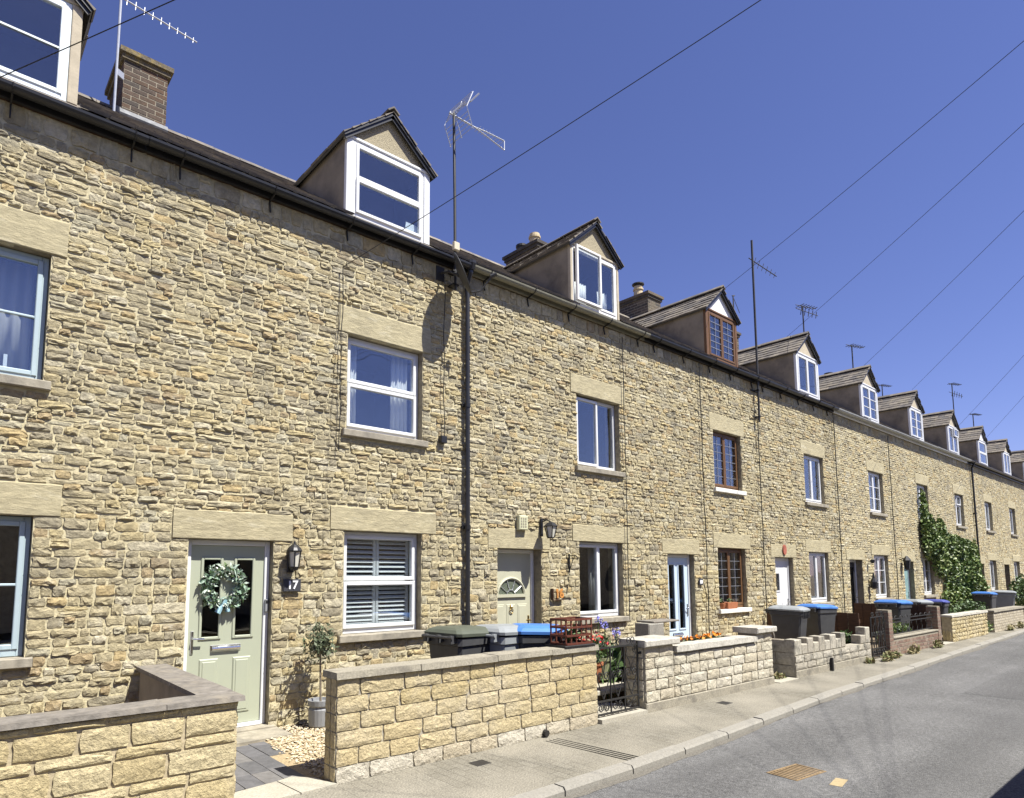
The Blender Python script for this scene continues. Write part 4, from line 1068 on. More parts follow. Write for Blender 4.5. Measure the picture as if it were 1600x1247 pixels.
# ochre wall, buff brick wall
w = thing('garden_wall', 'yellow rubble stone wall with rounded cement coping, between brick wall and shrub', 'garden wall', (21.3, WF, 0), 'front garden walls')
MB().box(19.62, 22.96, WF + .01, -1.95, 0, .61).build('wall_core', 'joint_sand', w)
for k in range(6): course_blocks(w, NEAR, 'block_ochre', 19.615, 22.965, WF + .01, k * .101, k * .101 + .101, .16, .34, .010, .03)
course_blocks(w, NEAR, 'block_ochre', WF + .02, -1.95, 19.62, 0, .3, .1, .2, .01, .02, R(-90), 'y')
slabs(w, 'coping_slab', 'coping_pale', 19.58, 23.0, WF - .03, -1.92, .612, .662, 1.1, 1.3, .008)
w = thing('garden_wall', 'buff brick garden wall with weathered grey coping past the yellow wall', 'garden wall', (25.5, WF, 0), 'front garden walls')
brick_box('wall_core', w, 23.70, 27.5, WF, -1.95, 0, .575, 'buff_brick', 'chimney_mortar', faces='fl', single=True)
slabs(w, 'coping_slab', 'coping_conc', 23.66, 27.55, WF - .035, -1.9, .577, .635, .6, .9, .004)

# ------------------------------------------------------------------ fences and gates of the brown garden
w = thing('timber_fence', 'dark brown timber fence panel between two front gardens', 'fence', (14.4, -1.0, 0))
for k in range(9): MB().bev(14.36 + U(-.004, .004), 14.385, -1.93 + k * .205, -1.93 + k * .205 + .198, .05, .90 + U(-.01, .01), .005).build('board', 'fence_brown', w)
for zz in (.25, .75): MB().box(14.386, 14.42, -1.93, -.09, zz - .04, zz + .04).build('rail', 'fence_brown', w)
w = thing('timber_fence', 'dark brown timber fence beside the tall red brick pier', 'fence', (18.8, -1.0, 0))
for k in range(8): MB().bev(18.80 + U(-.004, .004), 18.825, -1.9 + k * .205, -1.9 + k * .205 + .198, .05, .93 + U(-.01, .01), .005).build('board', 'fence_brown', w)
MB().box(18.826, 18.86, -1.9, -.26, .7, .78).build('rail', 'fence_brown', w)

def spiral(c, r0, r1, a0, turns, n=18, flip=1):
    return [Vector((c[0] + flip * (r0 + (r1 - r0) * k / n) * math.cos(a0 + 2 * math.pi * turns * k / n), c[1], c[2] + (r0 + (r1 - r0) * k / n) * math.sin(a0 + 2 * math.pi * turns * k / n))) for k in range(n + 1)]
def iron_gate(x0, x1, y, z0, z1, label):
    g = thing('iron_gate', label, 'gate', ((x0 + x1) / 2, y, 0), 'wrought iron gates')
    for x in (x0, x1): MB().bar((x, y, z0), (x, y, z1 + (.03 if x == x1 else 0)), .022, .016).build('stile', 'iron', g)
    for zz in (z0 + .012, z0 + .16, z1 - .012): MB().bar((x0 + .012, y, zz), (x1 - .012, y, zz), .016, .02).build('rail', 'iron', g)
    W = x1 - x0; n = 3
    for k in range(1, n): x = x0 + W * k / n; MB().bar((x, y, z0 + .02), (x, y, z1 - .02), .014).build('bar', 'iron', g)
    for k in range(n):       # heart-shaped scrolls
        xc = x0 + W * (k + .5) / n; hw = W / n * .42
        for s_ in (-1, 1):
            m = MB(); zc = z0 + .44; pts = [Vector((xc, y, z0 + .18)), Vector((xc + s_ * hw * .55, y, z0 + .30)), Vector((xc + s_ * hw * .95, y, z0 + .41))] + spiral((xc + s_ * hw * .52, y, zc), hw * .46, hw * .12, 0, 1.3, 20, s_)
            m.tube(pts, .007, 5); m.build('scroll', 'iron', g)
            m = MB(); m.tube(spiral((xc + s_ * hw * .5, y, z0 + .085), hw * .46, hw * .12, R(90), 1.4, 18, s_), .007, 5); m.build('scroll', 'iron', g)
            m = MB(); m.tube([Vector((xc, y, z0 + .46)), Vector((xc + s_ * hw * .3, y, z0 + .58)), Vector((xc + s_ * hw * .85, y, z1 - .12)), Vector((xc + s_ * hw * .7, y, z1 - .03))], .006, 5); m.build('scroll', 'iron', g)
        m = MB(); m.tube(spiral((xc - hw * .4, y, z1 + .045), .048, .012, R(-60), 1.2, 14, 1), .006, 5); m.tube(spiral((xc + hw * .4, y, z1 + .045), .048, .012, R(-60), 1.2, 14, -1), .006, 5); m.build('crest_scroll', 'iron', g)
    for zz in (.3, .5, .72): m = MB(); m.tube(spiral((x1 - .055, y, z0 + zz), .045, .012, R(-90), 1.3, 14, -1), .006, 5); m.build('scroll', 'iron', g)
    for zz in (z0 + .12, z1 - .12): MB().box(x1 + .011, x1 + .075, y - .012, y + .012, zz - .014, zz + .014).build('hinge', 'iron', g)
iron_gate(5.985, 6.785, -2.10, .07, .85, 'black wrought iron scroll gate beside the long buff wall')
iron_gate(14.46, 15.20, -2.10, .05, .84, 'black wrought iron gate between castellated wall and red brick pier')

# ------------------------------------------------------------------ paths, gravel, slabs, covers
mb = MB().box(1.82, 3.02, -2.02, -.40, -.05, -.004); struct(mb.build('path_bed', 'paver_joint'))
path = struct(bpy.data.objects.new('brick_path', None)); COL.objects.link(path)
ang = R(2)
xx = 1.84
for col in range(5):
    wd = .172; y = -1.80 - .05 * (col % 2) + U(-.03, .03)
    while y < -.55:
        ln = U(.33, .46); y1 = min(y + ln, -.50)
        # the gravel takes over past a slanting edge
        if xx + wd < 2.60 + (y + 1.8) * .17 and y1 - y > .06: MB().bev(xx + .004, xx + wd - .004, y + .004, y1 - .004, -.04, .012 + U(-.003, .003), .003).build('paver', 'paver', path)
        y = y1
    xx += wd
mb = MB(); pts = [(2.56, -.42), (3.85, -.12), (3.85, -1.94), (2.58, -1.94), (2.50, -1.72)]; mb.add([(p[0], p[1], .004) for p in pts], [tuple(range(5))]); struct(mb.build('gravel_bed', 'gravel_bed'))
V = []; F = []; T = []; k = 0
ico = np.array([(0, 0, 1), (.9, 0, .3), (.28, .85, .3), (-.72, .53, .3), (-.72, -.53, .3), (.28, -.85, .3), (0, 0, -.4)])
icf = [(0, 1, 2), (0, 2, 3), (0, 3, 4), (0, 4, 5), (0, 5, 1), (6, 2, 1), (6, 3, 2), (6, 4, 3), (6, 5, 4), (6, 1, 5)]
for _ in range(4200):
    y = U(-1.94, -.03); x = U(2.52, 3.9)
    if x < 2.60 + (y + 1.8) * .10 + U(-.05, .04): continue
    if y > -.42 and x < 3.0: continue
    sc = U(.008, .019); a = U(0, 6.28); ca, sa = math.cos(a), math.sin(a)
    q = ico * np.array([sc * U(.7, 1.4), sc, sc * U(.6, 1)]) ; q = np.stack([q[:, 0] * ca - q[:, 1] * sa, q[:, 0] * sa + q[:, 1] * ca, q[:, 2]], 1) + np.array([x, y, .008 + U(0, .012)])
    V.append(q); F += [tuple(i_ + k for i_ in f_) for f_ in icf]; T += [U(0, 1)] * 10; k += 7
me = bpy.data.meshes.new('gravel'); me.from_pydata(np.concatenate(V).tolist(), [], F); at = me.attributes.new('tint', 'FLOAT', 'FACE'); at.data.foreach_set('value', np.array(T, dtype=np.float32)); me.materials.append(MATS['gravel'])
go = bpy.data.objects.new('gravel', me); COL.objects.link(go); struct(go, True)
entr = struct(bpy.data.objects.new('entrance_paving', None)); COL.objects.link(entr)
for poly in ([(1.84, -2.20), (2.30, -2.19), (2.27, -1.80), (1.84, -1.86)], [(2.31, -2.19), (2.63, -2.17), (2.56, -1.92), (2.42, -1.76), (2.28, -1.80)]): MB().prism(poly, 'z', -.04, .016 + U(0, .006)).build('slab', 'concrete_pale', entr)
MB().prism([(2.02 - .1, -.49), (3.02, -.47), (3.02, -.062), (1.92, -.062)], 'z', -.03, .03).build('slab', 'sill_stone', entr)
MB().prism([(10.30, -2.2), (10.95, -2.2), (10.95, -1.2), (10.3, -1.2)], 'z', -.03, .014).build('slab', 'concrete_pale', entr)
MB().prism([(18.74, -2.2), (19.58, -2.2), (19.58, -1.2), (18.74, -1.2)], 'z', -.03, .014).build('slab', 'concrete_pale', entr)
MB().prism([(5.97, -2.19), (6.84, -2.19), (6.84, -1.0), (5.97, -1.0)], 'z', -.03, .052).build('slab', 'concrete_pale', entr)
def grating(name, label, cat, x0, x1, y0, y1, z, m, bars, ang=0, group=None):
    t = thing(name, label, cat, ((x0 + x1) / 2, (y0 + y1) / 2, z), group)
    f = MB(); 
    for a in ((x0, x1, y0, y0 + .02), (x0, x1, y1 - .02, y1), (x0, x0 + .02, y0 + .021, y1 - .021), (x1 - .02, x1, y0 + .021, y1 - .021)): f.box(*a, z - .03, z + .004)
    f.build('frame', m, t); MB().box(x0 + .021, x1 - .021, y0 + .021, y1 - .021, z - .04, z - .028).build('sump', 'rubber', t)
    for k in range(bars):
        c = x0 + .03 + (x1 - x0 - .06) * (k + .5) / bars; wd = (x1 - x0 - .06) / bars * .3; MB().box(c - wd, c + wd, y0 + .022, y1 - .022, z - .027, z + .003).build('bar', m, t)
    t.rotation_euler = (0, 0, ang); return t
grating('road_gully', 'rusty yellow-brown gully grating set in the road near the kerb', 'drain', 5.82, 6.30, -4.42, -4.14, -.0505, 'rust', 9, R(-6))
t = MB().prism([(5.93, -4.70), (6.17, -4.66), (6.15, -4.57), (5.91, -4.61)], 'z', -.070, -.0455).build('road_paint_mark', 'paint_yellow'); tag(t, 'short faded yellow paint dash on the asphalt by the gully', 'road marking')
def cover(x, y, s, label):
    t = MB().bev(x - s, x + s, y - s * .8, y + s * .8, -.03, .005, .002); o = t.build('access_cover', 'iron'); tag(o, label, 'cover')
cover(3.93, -2.43, .085, 'small square iron stop-cock cover in pavement below the long buff wall'); cover(8.2, -2.43, .09, 'small dark iron cover in pavement below the cream wall')
ch = thing('drainage_channel', 'grooved iron drainage channel running across the pavement to the kerb', 'drain', (5.05, -2.8, 0))
for k in range(4): MB().obox((5.00 + k * .055, -2.78, .001), (.012, 0, 0), (-.10, 1.0, 0), (0, 0, .010)).build('rib', 'iron', ch)
m = MB().tube([(5.06, -2.20, .045), (5.06, -2.12, .05)], .035, 10); m.build('outlet', 'iron', ch)
m = MB().bev(12.29, 12.34, WF - .055, WF - .012, -.02, .23, .006); tag(m.build('iron_post', 'iron'), 'short black iron post against the castellated wall', 'post')

# ------------------------------------------------------------------ wheelie bins
def wheelie_bin(loc, rot, lidm, label, bodym='bin_dark', s=1.0):
    t = thing('wheelie_bin', label, 'bin', loc, 'wheelie bins in the front gardens')
    L0 = Vector(loc); P = lambda x, y, z: (L0.x + x * s, L0.y + y * s, L0.z + z * s)
    m = MB(); n = 0; rings = []
    for (hw, y0, y1, z) in ((.215, -.24, .20, .03), (.245, -.30, .27, .55), (.265, -.335, .30, .86), (.285, -.355, .315, .87), (.285, -.355, .315, .95)):
        b = .035; ring = [(-hw + b, y0), (hw - b, y0), (hw, y0 + b), (hw, y1 - b), (hw - b, y1), (-hw + b, y1), (-hw, y1 - b), (-hw, y0 + b)]; rings.append([P(a, c, z) for a, c in ring])
    vs_ = [p for r_ in rings for p in r_]; fs = [tuple(range(8)), tuple(range(len(vs_) - 8, len(vs_)))]
    for i_ in range(len(rings) - 1):
        for j in range(8): fs.append((i_ * 8 + j, i_ * 8 + (j + 1) % 8, i_ * 8 + 8 + (j + 1) % 8, i_ * 8 + 8 + j))
    m.add(vs_, fs, .5); body = m.build('body', bodym, t)
    m = MB()
    for k in range(5): x = -.22 + k * .11; m.box(*[c for pr in zip(P(x - .008, -.375, .80), P(x + .008, -.350, .94)) for c in pr], tint=.5)
    struct(m.build('rim_teeth', bodym, body), True)
    m = MB(); rings = []
    for (ins, z) in ((-.012, .952), (-.016, .985), (.03, 1.02), (.10, 1.045), (.2, 1.05)):
        x_ = .29 - ins; y0, y1 = -.37 + ins, .335 - ins * .8; b = .045; rings.append([P(a, c, z + (c + .37) * .03) for a, c in ((-x_ + b, y0), (x_ - b, y0), (x_, y0 + b), (x_, y1 - b), (x_ - b, y1), (-x_ + b, y1), (-x_, y1 - b), (-x_, y0 + b))])
    vs_ = [p for r_ in rings for p in r_]; fs = [tuple(range(8)), tuple(range(len(vs_) - 8, len(vs_)))]
    for i_ in range(len(rings) - 1):
        for j in range(8): fs.append((i_ * 8 + j, i_ * 8 + (j + 1) % 8, i_ * 8 + 8 + (j + 1) % 8, i_ * 8 + 8 + j))
    m.add(vs_, fs, .5); lid = m.build('lid', lidm, t)
    m = MB().tube([P(-.24, .395, .965), P(.24, .395, .965)], .017 * s, 8); m.build('handle', bodym, t)
    for x in (-.2, 0, .2): MB().box(*[c for pr in zip(P(x - .025, .318, .90), P(x + .025, .40, .985)) for c in pr]).build('hinge', bodym, t)
    for x in (-.24, .24):
        c = Vector(P(x, .22, .10)); m = MB(); m.tube([c - Vector((.025 * s, 0, 0)), c + Vector((.025 * s, 0, 0))], .10 * s, 16); m.build('wheel', 'rubber', t)
    t.rotation_euler = (0, 0, rot); return t
wheelie_bin((4.78, -1.12, .04), R(97), 'lid_green', 'wheelie bin with green lid behind the long buff wall')
wheelie_bin((5.30, -1.28, .04), R(94), 'lid_grey', 'wheelie bin with pale grey lid between green and blue lidded bins', 'lid_grey')
wheelie_bin((5.66, -1.50, .04), R(62), 'lid_blue', 'wheelie bin with bright blue lid behind the long buff wall')
MB().box(11.2, 14.3, -1.96, -.1, -.1, .2).build('raised_ground', 'gravel_bed')['kind'] = 'structure'
wheelie_bin((12.42, -1.42, .2), R(8), 'lid_grey', 'dark wheelie bin with grey lid above the castellated wall', s=.85)
wheelie_bin((13.52, -1.48, .2), R(78), 'lid_blue', 'dark wheelie bin with blue lid above the castellated wall', s=.85)
wheelie_bin((18.2, -1.35, 0), R(85), 'lid_blue', 'wheelie bin with blue lid behind the low red brick wall')
wheelie_bin((20.3, -1.2, -.05), R(80), 'lid_grey', 'wheelie bin with grey lid behind the yellow rubble wall'); wheelie_bin((22.2, -1.15, -.1), R(95), 'lid_indigo', 'wheelie bin with indigo lid behind the yellow rubble wall')
wheelie_bin((28.3, -1.0, 0), R(90), 'lid_blue', 'far wheelie bin with blue lid behind the buff brick wall'); wheelie_bin((31.0, -1.0, 0), R(10), 'lid_grey', 'far wheelie bin with grey lid behind the buff brick wall', 'lid_grey')

# ------------------------------------------------------------------ plants
def leaves(name, pts, size, m, parent, up=.3, stuff=True, asp=1.8):
    V = []; F = []; T = []; k = 0
    for p in pts:
        s_ = size * U(.6, 1.3); d = Vector((U(-1, 1), U(-1, 1), U(-1, 1) + up)).normalized(); a = d.orthogonal().normalized(); a.rotate(Matrix.Rotation(U(0, 6.28), 3, d)); b = d.cross(a)
        p = Vector(p); q = [p - a * s_ * .5 * asp, p + b * s_ * .42, p + a * s_ * .5 * asp - d * s_ * .2, p - b * s_ * .42]
        V += [tuple(v_) for v_ in q]; F += [(k, k + 1, k + 3), (k + 1, k + 2, k + 3)]; T += [U(0, 1)] * 2; k += 4
    base = world_loc(parent); me = bpy.data.meshes.new(name); me.from_pydata([(v_[0] - base.x, v_[1] - base.y, v_[2] - base.z) for v_ in V], [], F)
    at = me.attributes.new('tint', 'FLOAT', 'FACE'); at.data.foreach_set('value', np.array(T, dtype=np.float32)); me.materials.append(MATS[m])
    o = bpy.data.objects.new(name, me); COL.objects.link(o); o.parent = parent
    if stuff: o['kind'] = 'stuff'
    return o
def ball(c, rx, ry, rz_, n, lo=.45):
    out = []
    while len(out) < n:
        d = Vector((rnd.gauss(0, 1), rnd.gauss(0, 1), rnd.gauss(0, 1))).normalized() * U(lo, 1) ** .6; out.append((c[0] + d.x * rx, c[1] + d.y * ry, c[2] + d.z * rz_))
    return out
# standard olive in a grey pot by door 17
t = thing('potted_olive_tree', 'small standard olive tree in grey pot on the gravel by door 17', 'potted plant', (3.42, -.30, 0))
m = MB(); m.lathe([(.105, 0), (.13, .03), (.135, .20), (.118, .225), (.14, .245), (.145, .30), (.125, .30), (.12, .27), (.0, .27)], (3.42, -.30, .012), 20); m.build('pot', 'pot_grey', t, smooth=False)
m = MB(); m.tube([(3.42, -.30, .25), (3.415, -.295, .5), (3.40, -.31, .72), (3.39, -.32, .88)], [.013, .012, .011, .008], 7)
for _ in range(9): d = Vector((U(-1, 1), U(-1, 1), U(.1, 1))).normalized() * U(.12, .2); m.tube([(3.40, -.31, U(.74, .85)), tuple(Vector((3.395, -.315, .86)) + d)], [.006, .003], 5)
m.build('trunk', 'bark', t)
leaves('crown', ball((3.40, -.32, .90), .12, .12, .13, 210, .2) + ball((3.36, -.32, 1.0), .10, .10, .17, 130, .2) + ball((3.45, -.31, .99), .08, .08, .12, 80, .2) + ball((3.38, -.32, .93), .21, .18, .25, 150, .5), .027, 'leaf_olive', t, asp=2.6)
# wreath on door 17
t = thing('door_wreath', 'green and white foliage wreath with blue ribbon hung on the sage door', 'wreath', (2.43, .08, 1.55))
m = MB(); m.tube([(2.43 + .185 * math.cos(a), .085, 1.56 + .185 * math.sin(a)) for a in [2 * math.pi * k / 24 for k in range(25)]], .018, 6, False); m.build('ring', 'bark', t)
def torus(n, r, rr):
    out = []
    for _ in range(n):
        a = U(0, 6.28); b = U(0, 6.28); q = rr * U(.3, 1); out.append((2.43 + (r + q * math.cos(b)) * math.cos(a), .078 - abs(q * math.sin(b)) * .8, 1.56 + (r + q * math.cos(b)) * math.sin(a)))
    return out
leaves('foliage', torus(420, .185, .085), .038, 'leaf_sage', t, asp=2.2); leaves('foliage', torus(150, .185, .08), .034, 'leaf', t, asp=2.2); leaves('flowers', torus(120, .185, .08), .026, 'bloom_white', t, asp=1.1); leaves('berries', torus(40, .185, .07), .02, 'bloom_cream', t, asp=1.1)
m = MB(); m.tube([(2.42, .05, 1.43), (2.40, .045, 1.36), (2.36, .05, 1.29)], [.03, .022, .035], 6); m.tube([(2.44, .05, 1.43), (2.46, .05, 1.37), (2.47, .055, 1.30)], [.02, .018, .03], 6); m.build('ribbon', 'ribbon_blue', t)
# pots behind the iron gate
def pot(x, y, r, h_, m_, label, bloom=None, n=60, spread=.2, hgt=.35, leafm='leaf', z0=0.0):
    t = thing('flower_pot', label, 'potted plant', (x, y, z0)); m = MB(); m.lathe([(r * .68, 0), (r * .95, h_ * .85), (r * 1.06, h_ * .86), (r * 1.08, h_), (r * .95, h_), (r * .9, h_ * .9), (0, h_ * .9)], (x, y, z0), 18); m.build('pot', m_, t)
    leaves('foliage', ball((x, y, z0 + h_ + hgt * .4), spread, spread, hgt * .5, n * 3, .2), .05, leafm, t)
    if bloom: leaves('flowers', ball((x, y, z0 + h_ + hgt * .75), spread * 1.05, spread * 1.05, hgt * .35, n, .5), .042, bloom, t, asp=1.1)
    return t
pot(6.72, -1.45, .13, .26, 'terracotta', 'terracotta pot of red flowers behind the iron gate', 'bloom_red', 60, .19, .34, z0=.30)
pot(7.20, -1.20, .14, .30, 'pot_olive', 'olive green pot of pink flowers behind the iron gate', 'bloom_pink', 24, .18, .34, z0=.26)
pot(7.50, -1.00, .15, .28, 'pot_pale', 'pale green pot with leafy plant behind the iron gate', None, 30, .17, .3, z0=.22)
pb = thing('planter_bench', 'low pale stone bench carrying the flower pots behind the gate', 'bench', (7.0, -1.2, 0)); MB().bev(6.5, 7.75, -1.62, -.8, .16, .22, .01).build('top', 'concrete_pale', pb)
for x in (6.6, 7.6): MB().bev(x, x + .1, -1.55, -.9, 0, .158, .01).build('leg', 'concrete_pale', pb)
t = thing('agapanthus', 'violet-blue agapanthus heads rising above the red flowers', 'plant', (7.4, -1.15, 0))
m = MB()
for (x, y, zz) in ((7.22, -1.15, 1.06), (7.30, -1.2, .99), (7.55, -1.2, .90), (7.62, -1.15, .84)):
    m.tube([(x - .03, y + .03, 0), (x, y, zz)], .007, 5); leaves('flower_head', ball((x, y, zz), .06, .06, .05, 45, .6), .026, 'bloom_violet', t, asp=1.3)
m.build('stems', 'leaf', t); leaves('foliage', ball((7.42, -1.17, .38), .3, .15, .25, 160, .1), .10, 'leaf', t, asp=4)
# red lattice planter on the wall end
t = thing('lattice_planter', 'dark red wooden lattice plant stand on the end of the buff wall', 'planter', (5.64, -2.04, .9))
hx, hy = .215, .12; cx_, cy_ = 5.64, -2.04
for zz in (.93, 1.02, 1.11, 1.195):
    for (a, b) in (((-hx, -hy), (hx, -hy)), ((hx, -hy), (hx, hy)), ((hx, hy), (-hx, hy)), ((-hx, hy), (-hx, -hy))): MB().bar((cx_ + a[0], cy_ + a[1], zz), (cx_ + b[0], cy_ + b[1], zz), .018, .022).build('rail', 'trellis_red', t)
for k in range(6):
    for yy in (-hy, hy): MB().bar((cx_ - hx + .43 * k / 5, cy_ + yy * .93, .90), (cx_ - hx + .43 * k / 5, cy_ + yy * .93, 1.19), .016, .012).build('slat', 'trellis_red', t)
MB().bev(cx_ - .27, cx_ + .25, cy_ - .15, cy_ + .15, .899, .918, .004).build('tray', 'iron', t)
leaves('foliage', ball((cx_, cy_, 1.02), .15, .08, .1, 60, .2), .05, 'leaf', t)
# raised bed with marigolds, grey block, ridge tile behind cream wall
t = thing('raised_bed', 'dark sleeper-edged flower bed behind the cream wall', 'planter', (8.6, -1.6, 0))
for a in ((7.52, 9.66, -1.93, -1.88), (7.52, 9.66, -1.28, -1.23), (7.52, 7.57, -1.879, -1.281), (9.61, 9.66, -1.879, -1.281)): MB().box(*a, 0, .70).build('board', 'fence_brown', t)
MB().box(7.572, 9.608, -1.878, -1.282, 0, .62).build('soil', 'earth', t)
for k, x in enumerate((7.75, 8.02, 8.3, 8.52, 8.75, 8.98, 9.2, 9.42)):
    t = thing('marigold', 'orange marigold plant in the bed behind the cream wall', 'flower', (x, -1.72, .62), 'orange marigolds in the raised bed'); yy = -1.74 + U(-.05, .08)
    leaves('foliage', ball((x, yy, .70), .10, .09, .07, 60, .1), .035, 'leaf', t, stuff=False); leaves('flowers', ball((x, yy, .775), .11, .09, .035, 16, .2), .045, 'bloom_orange', t, stuff=False, asp=1.1)
t = thing('stone_trough', 'grey concrete block planter with dark slab lid behind the pier', 'planter', (8.2, -1.35, .7)); MB().bev(7.98, 8.36, -1.45, -1.21, .701, .985, .015).build('box', 'kerb_stone', t); MB().bev(8.12, 8.78, -1.44, -1.14, .988, 1.012, .006).build('lid', 'coping_slate', t)
t = thing('ridge_tile', 'arched clay ridge tile lying on the return of the castellated wall', 'tile', (11.08, -1.45, .6)); m = MB(); n = 10
v = []
for y in (-1.70, -1.30):
    for r_ in (.17, .145):
        for k in range(n + 1): a = math.pi * k / n; v.append((11.09 + r_ * math.cos(a), y, .602 + r_ * math.sin(a)))
f = []
q = n + 1
for k in range(n): f += [(k, k + 1, 2 * q + k + 1, 2 * q + k), (q + k, 3 * q + k, 3 * q + k + 1, q + k + 1), (k, q + k, q + k + 1, k + 1), (2 * q + k, 2 * q + k + 1, 3 * q + k + 1, 3 * q + k)]
f += [(0, 2 * q, 3 * q, q), (n, q + n, 3 * q + n, 2 * q + n)]
m.add(v, f); m.build('tile', 'coping_slate', t)
t = thing('rubbish_bag', 'black bag slumped against the castellated wall end', 'bag', (10.7, -1.5, 0)); m = MB(); m.lathe([(.10, 0), (.20, .05), (.23, .2), (.19, .36), (.08, .46), (.03, .5), (.07, .56)], (10.72, -1.55, .014), 14); m.build('bag', 'bag_black', t, smooth=True)
# window-sill pots of the brown house
for x, label in ((12.60, 'rough terracotta pot on the white sill of the brown window'), (12.95, 'long terracotta trough with small plant on the brown window sill')):
    t = thing('sill_pot', label, 'potted plant', (x, -.01, .966)); m = MB()
    if x < 12.7: m.lathe([(.05, 0), (.075, .09), (.08, .12), (.06, .12)], (x, -.005, .967), 12)
    else: m.add([(x - .18, -.06, .967), (x + .18, -.06, .967), (x + .18, .05, .967), (x - .18, .05, .967), (x - .21, -.068, 1.10), (x + .21, -.068, 1.10), (x + .21, .07, 1.10), (x - .21, .07, 1.10)], [(0, 3, 2, 1), (4, 5, 6, 7), (0, 1, 5, 4), (1, 2, 6, 5), (2, 3, 7, 6), (3, 0, 4, 7)])
    m.build('pot', 'terracotta', t); leaves('foliage', ball((x, 0, 1.13), .12 if x > 12.7 else .04, .05, .06, 40, .2), .03, 'leaf', t)
# climber on the far houses
t = thing('climbing_plant', 'large bright green climber covering the wall round a far downpipe', 'climber', (28.8, -.2, 0)); pts = []
def climb(x0, x1, z0, z1, d, n):
    for _ in range(n): pts.append((U(x0, x1), -abs(rnd.gauss(0, 1)) * d * .6 - .05, U(z0, z1)))
def blobs(cx_, cz_, rx, rz_, d, n):
    for _ in range(int(n * 2.8)):
        a = U(0, 6.28); q = U(0, 1) ** .55 * U(.85, 1.18); px_, pz_ = cx_ + rx * q * math.cos(a), cz_ + rz_ * q * math.sin(a)
        pts.append((px_, -.06 - d * max(.1, 1 - q * .7) * U(.25, 1.15), pz_))
for b in ((25.75, 3.95, .25, .55, .15, 160), (26.0, 3.2, .6, .55, .3, 420), (26.4, 2.65, .9, .5, .4, 650), (27.4, 2.9, .5, .75, .25, 300), (27.8, 2.7, 1.0, .45, .35, 520), (29.0, 2.55, 1.0, .5, .4, 620), (30.4, 2.65, 1.2, .3, .3, 420), (30.2, 2.0, 1.0, .6, .5, 750), (29.6, 1.45, 1.0, .6, .6, 850), (30.9, 1.2, .8, .8, .5, 700), (29.2, .8, 1.2, .5, .7, 750), (27.6, .75, .6, .35, .5, 200), (28.4, 1.7, .8, .9, .3, 420), (27.2, 2.2, .9, .6, .3, 420), (31.9, 1.9, .3, 1.0, .15, 220)): blobs(*b)
leaves('foliage', pts, .095, 'leaf_bright', t, up=.2, asp=1.3)
m = MB()
for (a, b, c) in ((29.6, 27.0, 3.6), (29.7, 26.0, 4.2), (29.8, 29.3, 2.8), (29.9, 31.2, 2.6)): m.tube([(a, -.08, 0), ((a + b) / 2 + .3, -.10, c * .5), (b, -.06, c)], [.03, .02, .008], 6)
m.build('stems', 'bark', t)
def shrub(x, y, z0, rx, ry, rz_, n, size, m_, label, grp=None):
    t = thing('shrub', label, 'shrub', (x, y, z0), grp); leaves('foliage', ball((x, y, z0 + rz_), rx, ry, rz_, n, .15), size, m_, t); m = MB()
    for _ in range(5): m.tube([(x, y, z0), (x + U(-rx, rx) * .6, y + U(-ry, ry) * .6, z0 + rz_ * 1.3)], [.012, .004], 5)
    m.build('stems', 'bark', t)
shrub(16.9, -1.75, 0, 1.1, .22, .31, 900, .05, 'leaf_bright', 'bright yellow-green shrub behind the railed brick wall')
shrub(25.0, -1.3, 0, 1.5, .45, .45, 900, .07, 'leaf', 'loose green shrub behind the buff brick wall'); shrub(23.3, -2.05, 0, .22, .15, .2, 160, .05, 'leaf_bright', 'small green weed clump between yellow and buff walls')
shrub(36.0, -.9, 0, 1.9, .6, .85, 1500, .10, 'leaf', 'tall dark green shrub at the far end of the row'); shrub(14.12, -1.75, .2, .16, .15, .2, 200, .05, 'leaf', 'low leafy plant behind the dip in the castellated wall')
for x, y, r_, wl_ in ((14.5, -2.36, .28, 'in front of the iron gate by the castellated wall'), (15.1, -2.30, .2, 'at the foot of the red brick pier beside the gate'), (16.2, -2.30, .32, 'at the foot of the low red brick wall'), (17.9, -2.28, .28, 'at the foot of the low red brick wall'), (24.9, -2.28, .3, 'at the foot of the buff brick wall'), (26.2, -2.28, .3, 'at the foot of the buff brick wall'), (13.9, -2.24, .12, 'against the castellated wall near its tallest merlon'), (10.7, -2.0, .14, 'in the gap between cream and castellated walls')):
    t = thing('weed_tuft', 'scruffy dry weed tuft ' + wl_, 'weed', (x, y, 0), 'weeds at the foot of the walls'); leaves('foliage', ball((x, y, r_ * .3), r_, .07, r_ * .38, 90, .1), .05, 'leaf_dry', t, up=.6, stuff=False, asp=2.5)

# ------------------------------------------------------------------ lamps, number plates, boxes, dish on the facade
def text_obj(body, size, loc, m_, parent, ext=.002, bold=.0):
    cu = bpy.data.curves.new('numerals', 'FONT'); cu.body = body; cu.size = size; cu.extrude = ext; cu.align_x = 'CENTER'; cu.align_y = 'CENTER'; cu.offset = bold
    tmp = bpy.data.objects.new('tmp', cu); me = bpy.data.meshes.new_from_object(tmp); bpy.data.objects.remove(tmp); bpy.data.curves.remove(cu)
    me.name = 'numerals'; me.materials.clear(); me.materials.append(MATS[m_]); o = bpy.data.objects.new('numerals', me); COL.objects.link(o); o.parent = parent
    o.location = Vector(loc) - world_loc(parent); o.rotation_euler = (R(90), 0, 0); return o
t = thing('wall_lantern', 'black half-lantern wall lamp beside the sage green door', 'wall lamp', (3.14, -.04, 1.73)); c = (3.14, -.125, 0)
m = MB(); m.bev(3.10, 3.18, -.045, -.02, 1.72, 1.98, .005); m.bar((3.14, -.04, 1.78), (3.14, -.10, 1.745), .02); m.build('back_plate', 'black_metal', t)
